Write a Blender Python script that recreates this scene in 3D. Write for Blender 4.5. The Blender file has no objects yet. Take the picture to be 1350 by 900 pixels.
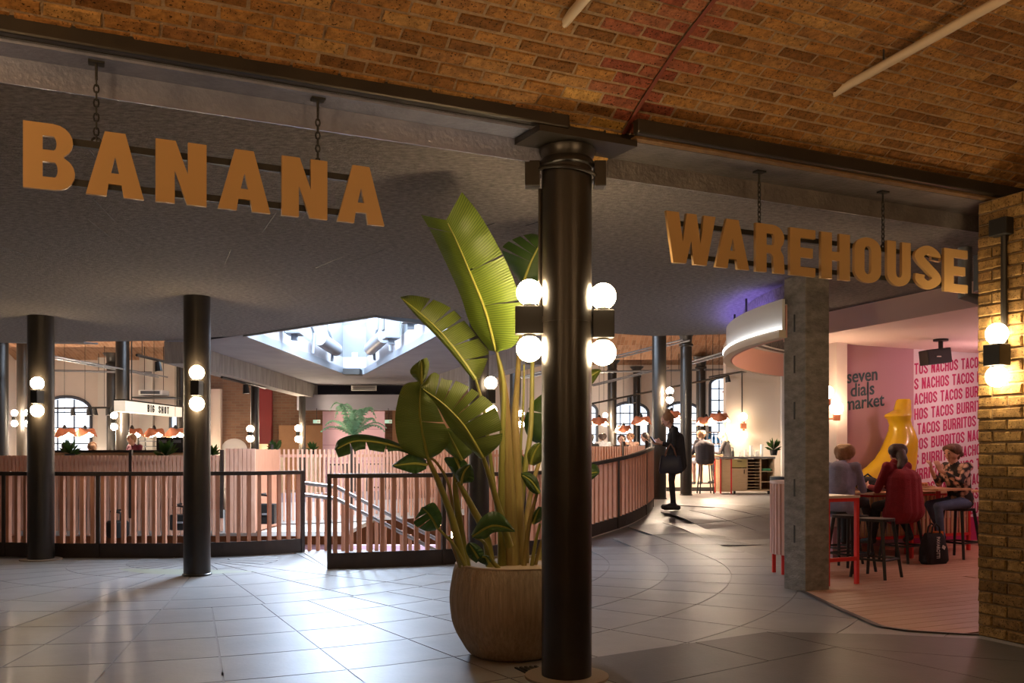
import bpy, bmesh, math, random
from mathutils import Vector, Matrix
from mathutils.geometry import delaunay_2d_cdt
random.seed(7)
R = math.radians
sc = bpy.context.scene
COL = sc.collection

# ------------------------------------------------------------------ camera, world, exposure
FPX, CH, HY = 1200.0, 1.33, 598.0          # focal length in px of a 1350 px wide frame, eye height, horizon row
cam = bpy.data.cameras.new('camera'); camo = bpy.data.objects.new('camera', cam); COL.objects.link(camo)
camo.location = (0, 0, CH); camo.rotation_euler = (R(90), 0, 0)
cam.sensor_width = 36; cam.lens = FPX / 1350 * 36; cam.shift_y = (HY - 450) / 1350
cam.clip_start = 0.05; cam.clip_end = 200
sc.camera = camo
sc.view_settings.view_transform = 'Standard'; sc.view_settings.look = 'None'
sc.view_settings.exposure = 0.3; sc.view_settings.gamma = 1.0
try: sc.view_settings.use_curve_mapping = False
except Exception: pass
world = bpy.data.worlds.new('sky'); sc.world = world; world.use_nodes = True
bg = world.node_tree.nodes['Background']; bg.inputs[0].default_value = (0.62, 0.76, 1.0, 1); bg.inputs[1].default_value = 1.0
sc.cycles.sample_clamp_indirect = 4.0
sc.cycles.max_bounces = 7; sc.cycles.diffuse_bounces = 4; sc.cycles.glossy_bounces = 3
SKY_GLOW, BULB, FAR_BULB, WIN = 30.0, 55.0, 250.0, 1.6     # skylight glazing, near globes, far globes, windows

# ------------------------------------------------------------------ pixel / place helpers
def P(px, py, Y): return Vector(((px - 675) / FPX * Y, Y, CH + (HY - py) / FPX * Y))
def Fl(px, py, z=0.0):
    Y = (CH - z) * FPX / (py - HY); return Vector(((px - 675) / FPX * Y, Y, z))
BA = math.atan2(1, 2.16); BD = Vector((math.cos(BA), math.sin(BA), 0)); BN = Vector((-math.sin(BA), math.cos(BA), 0))
C1 = Vector((0.325, 5.41, 0))
def B(s, o, z=0.0):                         # beam coordinates: along, behind, height
    v = C1 + BD * s + BN * o; return Vector((v.x, v.y, z))
def sB(px, o):                              # where the sight line of column px meets the line at offset o
    k = (px - 675) / FPX; b = B(0, o)
    return (k * b.y - b.x) / (BD.x - k * BD.y)
def sst(a, b, x):
    t = min(1, max(0, (x - a) / (b - a))); return t * t * (3 - 2 * t)
def zf(x, y):
    k = sst(2.6, 3.2, x)
    return 0.36 * ((1 - k) * sst(11.9, 16.5, y) + k * sst(13.6, 16.5, y))

# ------------------------------------------------------------------ materials
MATS = {}
def mat(name, col, rough=0.6, metal=0.0, var=None, scale=8.0, bump=0.0, bscale=None, emit=None, estr=0.0, coat=0.0, stretch=None, alpha=None, trans=0.0):
    if name in MATS: return MATS[name]
    m = bpy.data.materials.new(name); m.use_nodes = True; MATS[name] = m
    nt = m.node_tree; b = nt.nodes['Principled BSDF']
    b.inputs['Base Color'].default_value = (*col, 1); b.inputs['Roughness'].default_value = rough
    b.inputs['Metallic'].default_value = metal
    if coat: b.inputs['Coat Weight'].default_value = coat
    if trans: b.inputs['Transmission Weight'].default_value = trans
    if alpha is not None: b.inputs['Alpha'].default_value = alpha
    if emit: b.inputs['Emission Color'].default_value = (*emit, 1); b.inputs['Emission Strength'].default_value = estr
    if var or bump:
        tc = nt.nodes.new('ShaderNodeTexCoord'); mp = nt.nodes.new('ShaderNodeMapping')
        nt.links.new(tc.outputs['Object'], mp.inputs[0])
        if stretch: mp.inputs['Scale'].default_value = stretch
    if var:
        n = nt.nodes.new('ShaderNodeTexNoise'); n.inputs['Scale'].default_value = scale; n.inputs['Detail'].default_value = 5
        n.inputs['Roughness'].default_value = 0.65
        r = nt.nodes.new('ShaderNodeValToRGB'); r.color_ramp.elements[0].position = 0.3; r.color_ramp.elements[1].position = 0.7
        r.color_ramp.elements[0].color = (*col, 1); r.color_ramp.elements[1].color = (*var, 1)
        nt.links.new(mp.outputs[0], n.inputs['Vector']); nt.links.new(n.outputs['Fac'], r.inputs[0]); nt.links.new(r.outputs[0], b.inputs['Base Color'])
    if bump:
        n2 = nt.nodes.new('ShaderNodeTexNoise'); n2.inputs['Scale'].default_value = bscale or scale * 4; n2.inputs['Detail'].default_value = 4
        bp = nt.nodes.new('ShaderNodeBump'); bp.inputs['Strength'].default_value = bump; bp.inputs['Distance'].default_value = 0.02
        nt.links.new(mp.outputs[0], n2.inputs['Vector']); nt.links.new(n2.outputs['Fac'], bp.inputs['Height']); nt.links.new(bp.outputs[0], b.inputs['Normal'])
    return m
def brickmat(name, stops, rough=0.85, pit=0.5):
    """each brick its own tone (per object and per island), plus speckle and pitting"""
    m = bpy.data.materials.new(name); m.use_nodes = True; nt = m.node_tree; b = nt.nodes['Principled BSDF']
    b.inputs['Roughness'].default_value = rough; b.inputs['Specular IOR Level'].default_value = 0.2
    oi = nt.nodes.new('ShaderNodeObjectInfo'); ge = nt.nodes.new('ShaderNodeNewGeometry')
    ad = nt.nodes.new('ShaderNodeMath'); ad.operation = 'ADD'; fr = nt.nodes.new('ShaderNodeMath'); fr.operation = 'FRACT'
    nt.links.new(oi.outputs['Random'], ad.inputs[0]); nt.links.new(ge.outputs['Random Per Island'], ad.inputs[1]); nt.links.new(ad.outputs[0], fr.inputs[0])
    rp = nt.nodes.new('ShaderNodeValToRGB'); cr = rp.color_ramp; cr.interpolation = 'LINEAR'
    while len(cr.elements) < len(stops): cr.elements.new(0.5)
    for e, (p, c) in zip(cr.elements, stops): e.position = p; e.color = (*c, 1)
    nt.links.new(fr.outputs[0], rp.inputs[0])
    tc = nt.nodes.new('ShaderNodeNewGeometry')
    no = nt.nodes.new('ShaderNodeTexNoise'); no.inputs['Scale'].default_value = 22; no.inputs['Detail'].default_value = 7; no.inputs['Roughness'].default_value = 0.7
    nt.links.new(tc.outputs['Position'], no.inputs['Vector'])
    r2 = nt.nodes.new('ShaderNodeValToRGB'); r2.color_ramp.elements[0].position = 0.32; r2.color_ramp.elements[0].color = (0.22, 0.2, 0.18, 1)
    r2.color_ramp.elements[1].position = 0.62; r2.color_ramp.elements[1].color = (1.15, 1.1, 1.0, 1)
    nt.links.new(no.outputs['Fac'], r2.inputs[0])
    mx = nt.nodes.new('ShaderNodeMixRGB'); mx.blend_type = 'MULTIPLY'; mx.inputs[0].default_value = 0.75
    nt.links.new(rp.outputs[0], mx.inputs[1]); nt.links.new(r2.outputs[0], mx.inputs[2]); nt.links.new(mx.outputs[0], b.inputs['Base Color'])
    n3 = nt.nodes.new('ShaderNodeTexNoise'); n3.inputs['Scale'].default_value = 85; n3.inputs['Detail'].default_value = 3; nt.links.new(tc.outputs['Position'], n3.inputs['Vector'])
    r3 = nt.nodes.new('ShaderNodeValToRGB'); r3.color_ramp.elements[0].position = 0.33; r3.color_ramp.elements[0].color = (0.12, 0.1, 0.08, 1); r3.color_ramp.elements[1].position = 0.40; r3.color_ramp.elements[1].color = (1, 1, 1, 1); nt.links.new(n3.outputs['Fac'], r3.inputs[0])
    m3 = nt.nodes.new('ShaderNodeMixRGB'); m3.blend_type = 'MULTIPLY'; m3.inputs[0].default_value = 1.0; nt.links.new(mx.outputs[0], m3.inputs[1]); nt.links.new(r3.outputs[0], m3.inputs[2]); nt.links.new(m3.outputs[0], b.inputs['Base Color'])
    bp = nt.nodes.new('ShaderNodeBump'); bp.inputs['Strength'].default_value = pit; bp.inputs['Distance'].default_value = 0.02
    nt.links.new(no.outputs['Fac'], bp.inputs['Height']); nt.links.new(bp.outputs[0], b.inputs['Normal'])
    MATS[name] = m; return m
def brickfar(name, c1, c2, cm, bw=0.23, bh=0.075, coords='xz', rough=0.9):
    """brickwork too far away for single bricks"""
    m = bpy.data.materials.new(name); m.use_nodes = True; nt = m.node_tree; b = nt.nodes['Principled BSDF']; b.inputs['Roughness'].default_value = rough
    tc = nt.nodes.new('ShaderNodeTexCoord'); sp = nt.nodes.new('ShaderNodeSeparateXYZ'); cb = nt.nodes.new('ShaderNodeCombineXYZ')
    nt.links.new(tc.outputs['Object'], sp.inputs[0])
    ix = {'x': 0, 'y': 1, 'z': 2}
    nt.links.new(sp.outputs[ix[coords[0]]], cb.inputs[0]); nt.links.new(sp.outputs[ix[coords[1]]], cb.inputs[1])
    br = nt.nodes.new('ShaderNodeTexBrick'); br.inputs['Scale'].default_value = 1; br.inputs['Brick Width'].default_value = bw; br.inputs['Row Height'].default_value = bh
    br.inputs['Mortar Size'].default_value = 0.006; br.inputs['Bias'].default_value = 0
    br.inputs['Color1'].default_value = (*c1, 1); br.inputs['Color2'].default_value = (*c2, 1); br.inputs['Mortar'].default_value = (*cm, 1)
    nt.links.new(cb.outputs[0], br.inputs['Vector']); nt.links.new(br.outputs['Color'], b.inputs['Base Color'])
    MATS[name] = m; return m
def glow(name, col, s): return mat(name, (0.8, 0.8, 0.8), 0.5, emit=col, estr=s)

M_steel = mat('black_steel', (0.016, 0.013, 0.011), 0.34, 0.0, var=(0.03, 0.024, 0.018), scale=3, bump=0.05, bscale=60)
M_iron = mat('rail_steel', (0.035, 0.024, 0.020), 0.45, 0.3, var=(0.06, 0.04, 0.03), scale=5)
M_plate = mat('sky_tint_plate', (0.22, 0.245, 0.35), 0.26, 0.4, var=(0.33, 0.355, 0.48), scale=5, bump=0.3, bscale=30)  # blue-violet reflection of the sky put into the base colour of the left plates
M_plate2 = mat('dark_plate', (0.10, 0.09, 0.09), 0.4, 0.2, var=(0.19, 0.17, 0.165), scale=5, bump=0.4, bscale=30)  # darker, patchy brownish grey for the right-hand plates
M_rust = mat('rusty_strip', (0.10, 0.05, 0.02), 0.8, var=(0.2, 0.11, 0.04), scale=20, bump=0.4)
M_stucco = mat('stucco', (0.105, 0.092, 0.088), 0.95, var=(0.30, 0.265, 0.25), scale=20, bump=1.0, bscale=70, stretch=(1, 1.8, 1))
M_ceil2 = mat('smooth_ceiling', (0.24, 0.23, 0.25), 0.9, var=(0.29, 0.28, 0.3), scale=2)
M_conc = mat('board_concrete', (0.24, 0.22, 0.21), 0.85, var=(0.42, 0.39, 0.36), scale=3, bump=0.4, bscale=20, stretch=(3, 3, 0.5))
M_pillar = mat('rough_concrete', (0.14, 0.125, 0.11), 0.85, var=(0.30, 0.27, 0.25), scale=5, bump=0.6, bscale=25, stretch=(1.5, 1.5, 3))
M_tile = mat('stone_tile', (0.27, 0.262, 0.262), 0.40, var=(0.33, 0.322, 0.322), scale=2.2, bump=0.06, bscale=40)
M_tile2 = mat('stone_tile_b', (0.28, 0.272, 0.272), 0.42, var=(0.335, 0.327, 0.327), scale=2.6, bump=0.06, bscale=40)
for _m in (M_tile, M_tile2): _m.node_tree.nodes['Principled BSDF'].inputs['Specular IOR Level'].default_value = 0.35
M_joint = mat('floor_screed', (0.20, 0.19, 0.19), 0.4, var=(0.25, 0.24, 0.24), scale=6)
M_dslab = mat('dark_slab', (0.085, 0.079, 0.076), 0.45, var=(0.11, 0.103, 0.10), scale=2.5, bump=0.06, bscale=40)
M_slat = mat('salmon_wood', (0.50, 0.20, 0.11), 0.55, var=(0.62, 0.29, 0.17), scale=5, stretch=(4, 4, 0.6))
M_slat2 = mat('pale_salmon_wood', (0.60, 0.30, 0.19), 0.55, var=(0.72, 0.40, 0.28), scale=5, stretch=(4, 4, 0.6))
M_gold = mat('gold_paint', (0.47, 0.29, 0.115), 0.42, 0.2)
M_black = mat('black_metal', (0.012, 0.011, 0.010), 0.5)
M_white = mat('white_paint', (0.75, 0.72, 0.68), 0.6)
M_cream = mat('cream_wall', (0.72, 0.65, 0.60), 0.85, var=(0.78, 0.71, 0.66), scale=1.2)
M_tube = mat('ivory_tube', (0.52, 0.42, 0.30), 0.5)
M_bulb = glow('globe_glow', (1.0, 0.74, 0.43), BULB)
M_fbulb = glow('far_globe_glow', (1.0, 0.79, 0.57), FAR_BULB)
M_dbulb = glow('dim_globe_glow', (1.0, 0.76, 0.5), 16)
M_win = glow('window_daylight', (0.72, 0.84, 1.0), WIN)
M_sky = glow('skylight_daylight', (0.70, 0.83, 1.0), SKY_GLOW)
M_copper = mat('copper', (0.62, 0.22, 0.12), 0.4, 0.4)
M_red = mat('red_metal', (0.72, 0.035, 0.03), 0.45)
M_pinkw = mat('mauve_wall', (0.46, 0.26, 0.30), 0.85)
M_pinkc = mat('pale_pink_ceiling', (0.80, 0.60, 0.56), 0.8)
M_pinkp = mat('pink_panel', (0.82, 0.54, 0.64), 0.7)
M_wood = mat('plywood', (0.60, 0.38, 0.20), 0.6, var=(0.68, 0.46, 0.26), scale=5, stretch=(1, 1, 6))
M_skin = mat('skin', (0.62, 0.34, 0.24), 0.55)
M_hairb = mat('brown_hair', (0.09, 0.04, 0.02), 0.6, var=(0.16, 0.075, 0.035), scale=40, bump=0.5)
M_hairg = mat('ginger_hair', (0.28, 0.13, 0.05), 0.6, var=(0.40, 0.20, 0.09), scale=40, bump=0.5)
M_haird = mat('dark_hair', (0.025, 0.014, 0.010), 0.5, var=(0.05, 0.025, 0.018), scale=40, bump=0.5)
M_hairf = mat('fair_hair', (0.55, 0.34, 0.17), 0.6, var=(0.65, 0.44, 0.24), scale=40, bump=0.5)
M_blackc = mat('black_cloth', (0.012, 0.012, 0.014), 0.85, var=(0.022, 0.022, 0.025), scale=20, bump=0.3)

# ------------------------------------------------------------------ mesh builder
WM = {}
class MB:
    def __init__(s): s.v = []; s.f = []; s.uv = None
    def add(s, vs, fs):
        n = len(s.v); s.v += [Vector(q) for q in vs]; s.f += [tuple(i + n for i in f) for f in fs]; return s
    def box(s, c, d, rz=0.0, M=None):
        hx, hy, hz = d[0] / 2, d[1] / 2, d[2] / 2
        vs = [Vector((x, y, z)) for z in (-hz, hz) for y in (-hy, hy) for x in (-hx, hx)]
        T = Matrix.Translation(Vector(c)) @ (M.to_4x4() if M else Matrix.Rotation(rz, 4, 'Z'))
        return s.add([T @ q for q in vs], [(0, 2, 3, 1), (4, 5, 7, 6), (0, 1, 5, 4), (2, 6, 7, 3), (0, 4, 6, 2), (1, 3, 7, 5)])
    def prism(s, poly, z0, z1):                # poly: xy outline, vertical sides
        n = len(poly)
        vs = [(p[0], p[1], z0) for p in poly] + [(p[0], p[1], z1) for p in poly]
        fs = [tuple(range(n - 1, -1, -1)), tuple(range(n, 2 * n))] + [(i, (i + 1) % n, n + (i + 1) % n, n + i) for i in range(n)]
        return s.add(vs, fs)
    def tube(s, pts, r, seg=8, cap=True):      # r a number or a list
        pts = [Vector(p) for p in pts]; n = len(pts)
        rs = r if isinstance(r, (list, tuple)) else [r] * n
        up = None; base = len(s.v); vs = []; fs = []
        for i, p in enumerate(pts):
            d = (pts[min(i + 1, n - 1)] - pts[max(i - 1, 0)]).normalized()
            if up is None:
                a = Vector((0, 0, 1)) if abs(d.z) < 0.9 else Vector((1, 0, 0)); up = (a - d * a.dot(d)).normalized()
            else:
                up = up - d * up.dot(d); up = up.normalized() if up.length > 1e-6 else d.orthogonal().normalized()
            w = d.cross(up)
            for k in range(seg):
                t = 2 * math.pi * k / seg; vs.append(p + (up * math.cos(t) + w * math.sin(t)) * rs[i])
        for i in range(n - 1):
            for k in range(seg):
                k2 = (k + 1) % seg; fs.append((i * seg + k, i * seg + k2, (i + 1) * seg + k2, (i + 1) * seg + k))
        if cap: fs += [tuple(range(seg - 1, -1, -1)), tuple(range((n - 1) * seg, n * seg))]
        return s.add(vs, fs)
    def lathe(s, prof, c=(0, 0, 0), seg=24, M=None):   # prof [(r, z)]
        vs = []; fs = []; n = len(prof)
        for r, z in prof:
            for k in range(seg):
                t = 2 * math.pi * k / seg; vs.append(Vector((r * math.cos(t), r * math.sin(t), z)))
        for i in range(n - 1):
            for k in range(seg):
                k2 = (k + 1) % seg; fs.append((i * seg + k, i * seg + k2, (i + 1) * seg + k2, (i + 1) * seg + k))
        if prof[0][0] > 1e-5: fs.append(tuple(range(seg - 1, -1, -1)))
        if prof[-1][0] > 1e-5: fs.append(tuple(range((n - 1) * seg, n * seg)))
        T = Matrix.Translation(Vector(c)) @ (M.to_4x4() if M else Matrix.Identity(4))
        return s.add([T @ q for q in vs], fs)
    def ball(s, c, r, seg=14, rings=8, sc3=(1, 1, 1)):
        vs = []; fs = []
        for i in range(rings + 1):
            a = math.pi * i / rings
            for k in range(seg):
                t = 2 * math.pi * k / seg
                vs.append((c[0] + r * sc3[0] * math.sin(a) * math.cos(t), c[1] + r * sc3[1] * math.sin(a) * math.sin(t), c[2] - r * sc3[2] * math.cos(a)))
        for i in range(rings):
            for k in range(seg):
                k2 = (k + 1) % seg; fs.append((i * seg + k, i * seg + k2, (i + 1) * seg + k2, (i + 1) * seg + k))
        return s.add(vs, fs)
    def grid(s, rows, closed=False):            # rows of points -> quads
        n = len(rows[0]); base = len(s.v)
        for r in rows: s.v += [Vector(q) for q in r]
        for i in range(len(rows) - 1):
            for k in range(n - (0 if closed else 1)):
                k2 = (k + 1) % n; s.f.append((base + i * n + k, base + i * n + k2, base + (i + 1) * n + k2, base + (i + 1) * n + k))
        return s
    def build(s, name, m, parent=None, smooth=False, bevel=0.0, local=False):
        me = bpy.data.meshes.new(name)
        vs = s.v
        if parent is not None and not local:
            inv = WM[parent.name].inverted(); vs = [inv @ q for q in vs]
        me.from_pydata([tuple(q) for q in vs], [], s.f); me.update()
        bm = bmesh.new(); bm.from_mesh(me); bmesh.ops.remove_doubles(bm, verts=bm.verts, dist=1e-5)
        if bevel:
            es = [e for e in bm.edges if len(e.link_faces) == 2 and e.calc_face_angle(0) > 0.6]
            bmesh.ops.bevel(bm, geom=es, offset=bevel, segments=2, profile=0.6, affect='EDGES', clamp_overlap=True)
        bmesh.ops.recalc_face_normals(bm, faces=bm.faces); bm.to_mesh(me); bm.free()
        if smooth:
            me.shade_smooth()
            try: me.set_sharp_from_angle(angle=R(40))
            except Exception: pass
        o = bpy.data.objects.new(name, me); COL.objects.link(o)
        if m: me.materials.append(m)
        if parent is not None: o.parent = parent; WM[o.name] = WM[parent.name]
        else: WM[o.name] = Matrix.Identity(4)
        return o
def child(name, mesh, parent, mtx):
    """a part that shares its mesh; mtx in world space"""
    o = bpy.data.objects.new(name, mesh); COL.objects.link(o); o.parent = parent
    o.matrix_basis = WM[parent.name].inverted() @ mtx
    return o
def thing(name, label, cat, loc=(0, 0, 0), rz=0.0, group=None):
    o = bpy.data.objects.new(name, None); COL.objects.link(o); o.empty_display_size = 0.1
    o.location = loc; o.rotation_euler = (0, 0, rz)
    WM[o.name] = Matrix.Translation(Vector(loc)) @ Matrix.Rotation(rz, 4, 'Z')
    o['label'] = label; o['category'] = cat
    if group: o['group'] = group
    return o
def tag(o, label, cat, group=None):
    o['label'] = label; o['category'] = cat
    if group: o['group'] = group
    return o
def struct(o, label=None):
    o['kind'] = 'structure'
    if label: o['label'] = label
    return o
def stuff(o): o['kind'] = 'stuff'; return o
def dup(root, loc, rz=None, label=None, scale=None):
    r = root.copy(); COL.objects.link(r); r.location = loc
    if rz is not None: r.rotation_euler = (0, 0, rz)
    if scale: r.scale = (scale,) * 3
    if label: r['label'] = label
    WM[r.name] = Matrix.Translation(Vector(loc)) @ Matrix.Rotation(r.rotation_euler.z, 4, 'Z')
    for ch in list(root.children):
        c = ch.copy(); COL.objects.link(c); c.parent = r
        for g in list(ch.children):
            d = g.copy(); COL.objects.link(d); d.parent = c
    return r
def crom(pts, n=8):
    """Catmull-Rom through points"""
    pts = [Vector(p) for p in pts]; out = []
    q = [pts[0] * 2 - pts[1]] + pts + [pts[-1] * 2 - pts[-2]]
    for i in range(1, len(q) - 2):
        for k in range(n):
            t = k / n; a, b, c, d = q[i - 1], q[i], q[i + 1], q[i + 2]
            out.append(0.5 * ((2 * b) + (c - a) * t + (2 * a - 5 * b + 4 * c - d) * t * t + (3 * b - a - 3 * c + d) * t ** 3))
    out.append(pts[-1]); return out
def along(path):
    L = [0.0]
    for a, b in zip(path, path[1:]): L.append(L[-1] + (b - a).length)
    def at(d):
        d = min(max(d, 0), L[-1])
        for i in range(len(path) - 1):
            if d <= L[i + 1] or i == len(path) - 2:
                t = (d - L[i]) / max(1e-9, L[i + 1] - L[i]); return path[i].lerp(path[i + 1], t), (path[i + 1] - path[i]).normalized()
    return L[-1], at
def inframe(p, m=30):
    if p.y < 0.3: return False
    x = 675 + FPX * p.x / p.y; y = HY - FPX * (p.z - CH) / p.y
    return -m < x < 1350 + m and -m < y < 900 + m

# ================================================================== THE SHELL
# ---- outline of the opening to the floor below
NL = [Vector((-10.5, 11.85, 0)), Fl(0, 733), Fl(70, 735), Fl(163, 735), Fl(230, 735), Fl(286, 733.5), Fl(350, 731), Fl(399, 728)]
NR0 = [Fl(434, 750), Fl(515, 747), Fl(598, 743), Vector((0.05, 11.75, 0)), Vector((0.65, 12.6, 0)), Vector((1.18, 13.5, 0)),
       Vector((1.93, 14.6, 0)), Vector((2.45, 16.0, 0)), Vector((2.74, 18.0, 0))]
FR0 = [Vector((2.74, 18.0, 0)), Vector((2.60, 19.6, 0)), Vector((1.75, 20.9, 0)), Vector((0.4, 21.3, 0)), Vector((-1.2, 20.6, 0)), Vector((-2.6, 19.2, 0)), Vector((-4.0, 18.3, 0)), Vector((-5.05, 18.0, 0))]
NR = crom(NR0, 8); FR = crom(FR0, 8)
FL0 = [Vector((-5.05, 18.0, 0)), Vector((-5.05, 16.0, 0)), Vector((-10.5, 16.0, 0))]
VOID = [Vector((p.x, p.y)) for p in NL + NR[:-1] + FR + FL0[1:]]
def inside(p, poly):
    c = False; n = len(poly)
    for i in range(n):
        a, b = poly[i], poly[(i + 1) % n]
        if (a.y > p.y) != (b.y > p.y) and p.x < (b.x - a.x) * (p.y - a.y) / (b.y - a.y) + a.x: c = not c
    return c
# ---- floor slab with ramp
X0, X1, Y0, Y1 = -15.0, 13.0, -6.0, 32.0
vs = [Vector((X0, Y0)), Vector((X1, Y0)), Vector((X1, Y1)), Vector((X0, Y1))]; es = [(0, 1), (1, 2), (2, 3), (3, 0)]
n0 = len(vs); vs += VOID; es += [(n0 + i, n0 + (i + 1) % len(VOID)) for i in range(len(VOID))]
for gx in range(-14, 13):
    for gy in range(10, 32): vs.append(Vector((gx + 0.013, gy * 0.75 + 3.4)))
r = delaunay_2d_cdt(vs, es, [], 0, 1e-4)
fb = MB(); fb.v = [Vector((q.x, q.y, zf(q.x, q.y) - 0.02 * sst(11.5, 12.5, q.y) * (1 - sst(17.0, 17.8, q.y)) * (q.x < 3.2))) for q in r[0]]
for t in r[2]:
    c = sum((r[0][i] for i in t), Vector((0, 0))) / 3
    if not inside(c, VOID): fb.f.append(tuple(t))
floor = struct(fb.build('floor', M_joint), 'grey stone floor laid in rings around the stairwell')
# slab edge round the opening
eb = MB(); loop = VOID + [VOID[0]]
eb.grid([[(p.x, p.y, zf(p.x, p.y) + 0.004) for p in loop], [(p.x, p.y, zf(p.x, p.y) - 0.42) for p in loop]])
eb.build('slab_edge', mat('slab_white', (0.6, 0.56, 0.52), 0.7), floor)
# ---- slabs laid in rings
CC = Vector((-3.82, 11.3, 0))
radii = [0.3, 0.9, 1.55, 2.35, 3.14, 3.64] + [3.64 + 0.68 * k for k in range(1, 26)]
tiles = []
for ri in range(len(radii) - 1):
    ra, rb = radii[ri], radii[ri + 1]
    st = 13.0 if ri < 5 else (6.5 if rb < 11 else 3.25)
    off = 0 if ri % 2 else st * 0.0
    n = int(360 / st); st = 360 / n
    for k in range(n):
        a0, a1 = off + k * st, off + (k + 1) * st
        g = 0.006
        def pt(rr, a): 
            x = CC.x + rr * math.sin(R(a)); y = CC.y - rr * math.cos(R(a)); return Vector((x, y, zf(x, y)))
        dr = math.degrees(g / ra)
        top = [pt(ra + g, a0 + dr + (a1 - a0 - 2 * dr) * q / 3) for q in range(4)] + [pt(rb - g, a1 - dr - (a1 - a0 - 2 * dr) * q / 3) for q in range(4)]
        cen = sum(top, Vector()) / 8
        if cen.y > 17.5 or cen.y < 3.0 or cen.x > 5.2: continue
        if any(inside(q, VOID) for q in top): continue
        seen_ = any(inframe(q, 5) for q in top)
        if not seen_ and not any(inframe(q, 500) for q in top): continue
        if cen.x > 3.1 and cen.y > 6.9 and cen.y < 13.5: continue
        tiles.append((cen.y + (0 if seen_ else 100), top, (ri + k) % 2))
tiles.sort(key=lambda t: t[0])
rest = MB()
for i, (d, top, alt) in enumerate(tiles):
    t = 0.004
    vsn = [q + Vector((0, 0, -0.01)) for q in top] + [q + Vector((0, 0, t)) for q in top]
    fsn = [(8, 9, 10, 11, 12, 13, 14, 15)] + [(j, (j + 1) % 8, 8 + (j + 1) % 8, 8 + j) for j in range(8)]
    if i < 300:
        MB().add(vsn, fsn).build('floor_tile', M_tile if alt else M_tile2, floor)
    else: rest.add(vsn, fsn)
if rest.v: stuff(rest.build('floor_tile', M_tile, floor))
# pale green inlay arc in front of the balustrade
ib = MB(); rows = [[], []]
for q in range(25):
    a = -32 + 50 * q / 24; w = 0.22 * math.sin(math.pi * q / 24)
    for j, rr in enumerate((2.05 - w, 2.05 + w)):
        rows[j].append((CC.x + 0.35 + rr * math.sin(R(a)), CC.y + 0.95 - rr * math.cos(R(a)), 0.0062))
ib.grid(rows); ib.build('inlay', mat('green_inlay', (0.30, 0.34, 0.25), 0.45, var=(0.36, 0.34, 0.26), scale=30), floor)
# dark slabs near the brick pier
D1, D2, D3, D4 = Fl(735, 875), Fl(1010, 834), Fl(1165, 837), Fl(1292, 843)
def dslab(poly): MB().prism(poly, -0.01, 0.008).build('dark_slab', M_dslab, floor)
dn = (D2 - D1).normalized(); dp = Vector((dn.y, -dn.x, 0))
def dj(a, b): return a.lerp(b, 0.5)
q1, q2 = D1 + dp * 0.75, D2 + dp * 0.62
dslab([D1, D1.lerp(D2, 0.62), q1.lerp(q2, 0.62), q1]); dslab([D1.lerp(D2, 0.625), D2, q2, q1.lerp(q2, 0.625)])
dslab([q1 + dp * 0.008, q2 + dp * 0.008, q2 + dp * 1.6, q1 + dp * 1.6])
dslab([D2 + dn * 0.008, D3, D4, Vector((3.75, 5.6, 0)), q2 + dn * 0.008])
dslab([q2 + dn * 0.008 + dp * 0.008, Vector((3.75, 5.59, 0)), Vector((3.6, 3.9, 0)), q2 + dp * 1.6 + dn * 0.008])
# drain cover beside the planter
dr = MB()
for k in range(5): dr.box(Fl(700, 884) + Vector((0.03 * (k - 2), 0.01 * (k - 2), 0.008)), (0.016, 0.16, 0.008), BA)
dr.build('drain_cover', M_black, floor)
# ---- plank floor of the pink room
THR = [(-0.6, 3.6), (-0.17, 3.31), (0.12, 3.0), (0.35, 2.92), (1.2, 3.28), (2.2, 3.75), (3.35, 4.42), (4.40, 5.1)]
def thr(o): return max(thr0(o), sB(1052, o)) if o > 1.9 else thr0(o)
def thr0(o):
    for (a, sa), (b, sb_) in zip(THR, THR[1:]):
        if o <= b: return sa + (sb_ - sa) * max(0, (o - a) / (b - a))
    return THR[-1][1]
M_plank = mat('pine_plank', (0.50, 0.27, 0.16), 0.45, var=(0.60, 0.35, 0.22), scale=3, stretch=(1, 6, 1))
M_plank2 = mat('pine_plank_b', (0.56, 0.32, 0.20), 0.45, var=(0.64, 0.39, 0.26), scale=3, stretch=(1, 6, 1))
pf = MB(); o = -0.1
pf.prism([B(thr(-0.1 + 0.25 * k), -0.1 + 0.25 * k) for k in range(18)] + [B(9, 4.4), B(9, -0.1)], -0.012, 0.009)
plankfloor = struct(pf.build('floor_wood', mat('plank_gap', (0.25, 0.12, 0.07), 0.7)), 'pale plank floor of the pink seating room')
i = 0
while o < 4.35:
    w = 0.145; s0, s1 = thr(o) + 0.01, thr(o + w) + 0.01
    c0_ = max(s0, s1); cuts = [c0_] + [c_ for c_ in sorted(random.uniform(4.2, 7.2) for _ in range(2)) if c_ > c0_ + 0.3] + [9.0]
    for a, b in zip(cuts, cuts[1:]):
        if b - a < 0.2: continue
        first = a == cuts[0]
        MB().prism([B(s0 if first else a, o + 0.003), B(b - 0.004, o + 0.003), B(b - 0.004, o + w - 0.003), B(s1 if first else a, o + w - 0.003)], -0.01, 0.013).build('plank', random.choice((M_plank, M_plank2)), plankfloor)
    o += w; i += 1
ts = MB(); tp = [B(thr(-0.17 + k * 0.1) - 0.01, -0.17 + k * 0.1) for k in range(26)]
ts.grid([[(p.x - 0.035, p.y, 0.016) for p in tp], [(p.x + 0.02, p.y, 0.016) for p in tp], [(p.x + 0.02, p.y, 0.0) for p in tp]])
ts.build('threshold_strip', mat('strip', (0.14, 0.12, 0.12), 0.5, 0.3), plankfloor)

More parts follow.
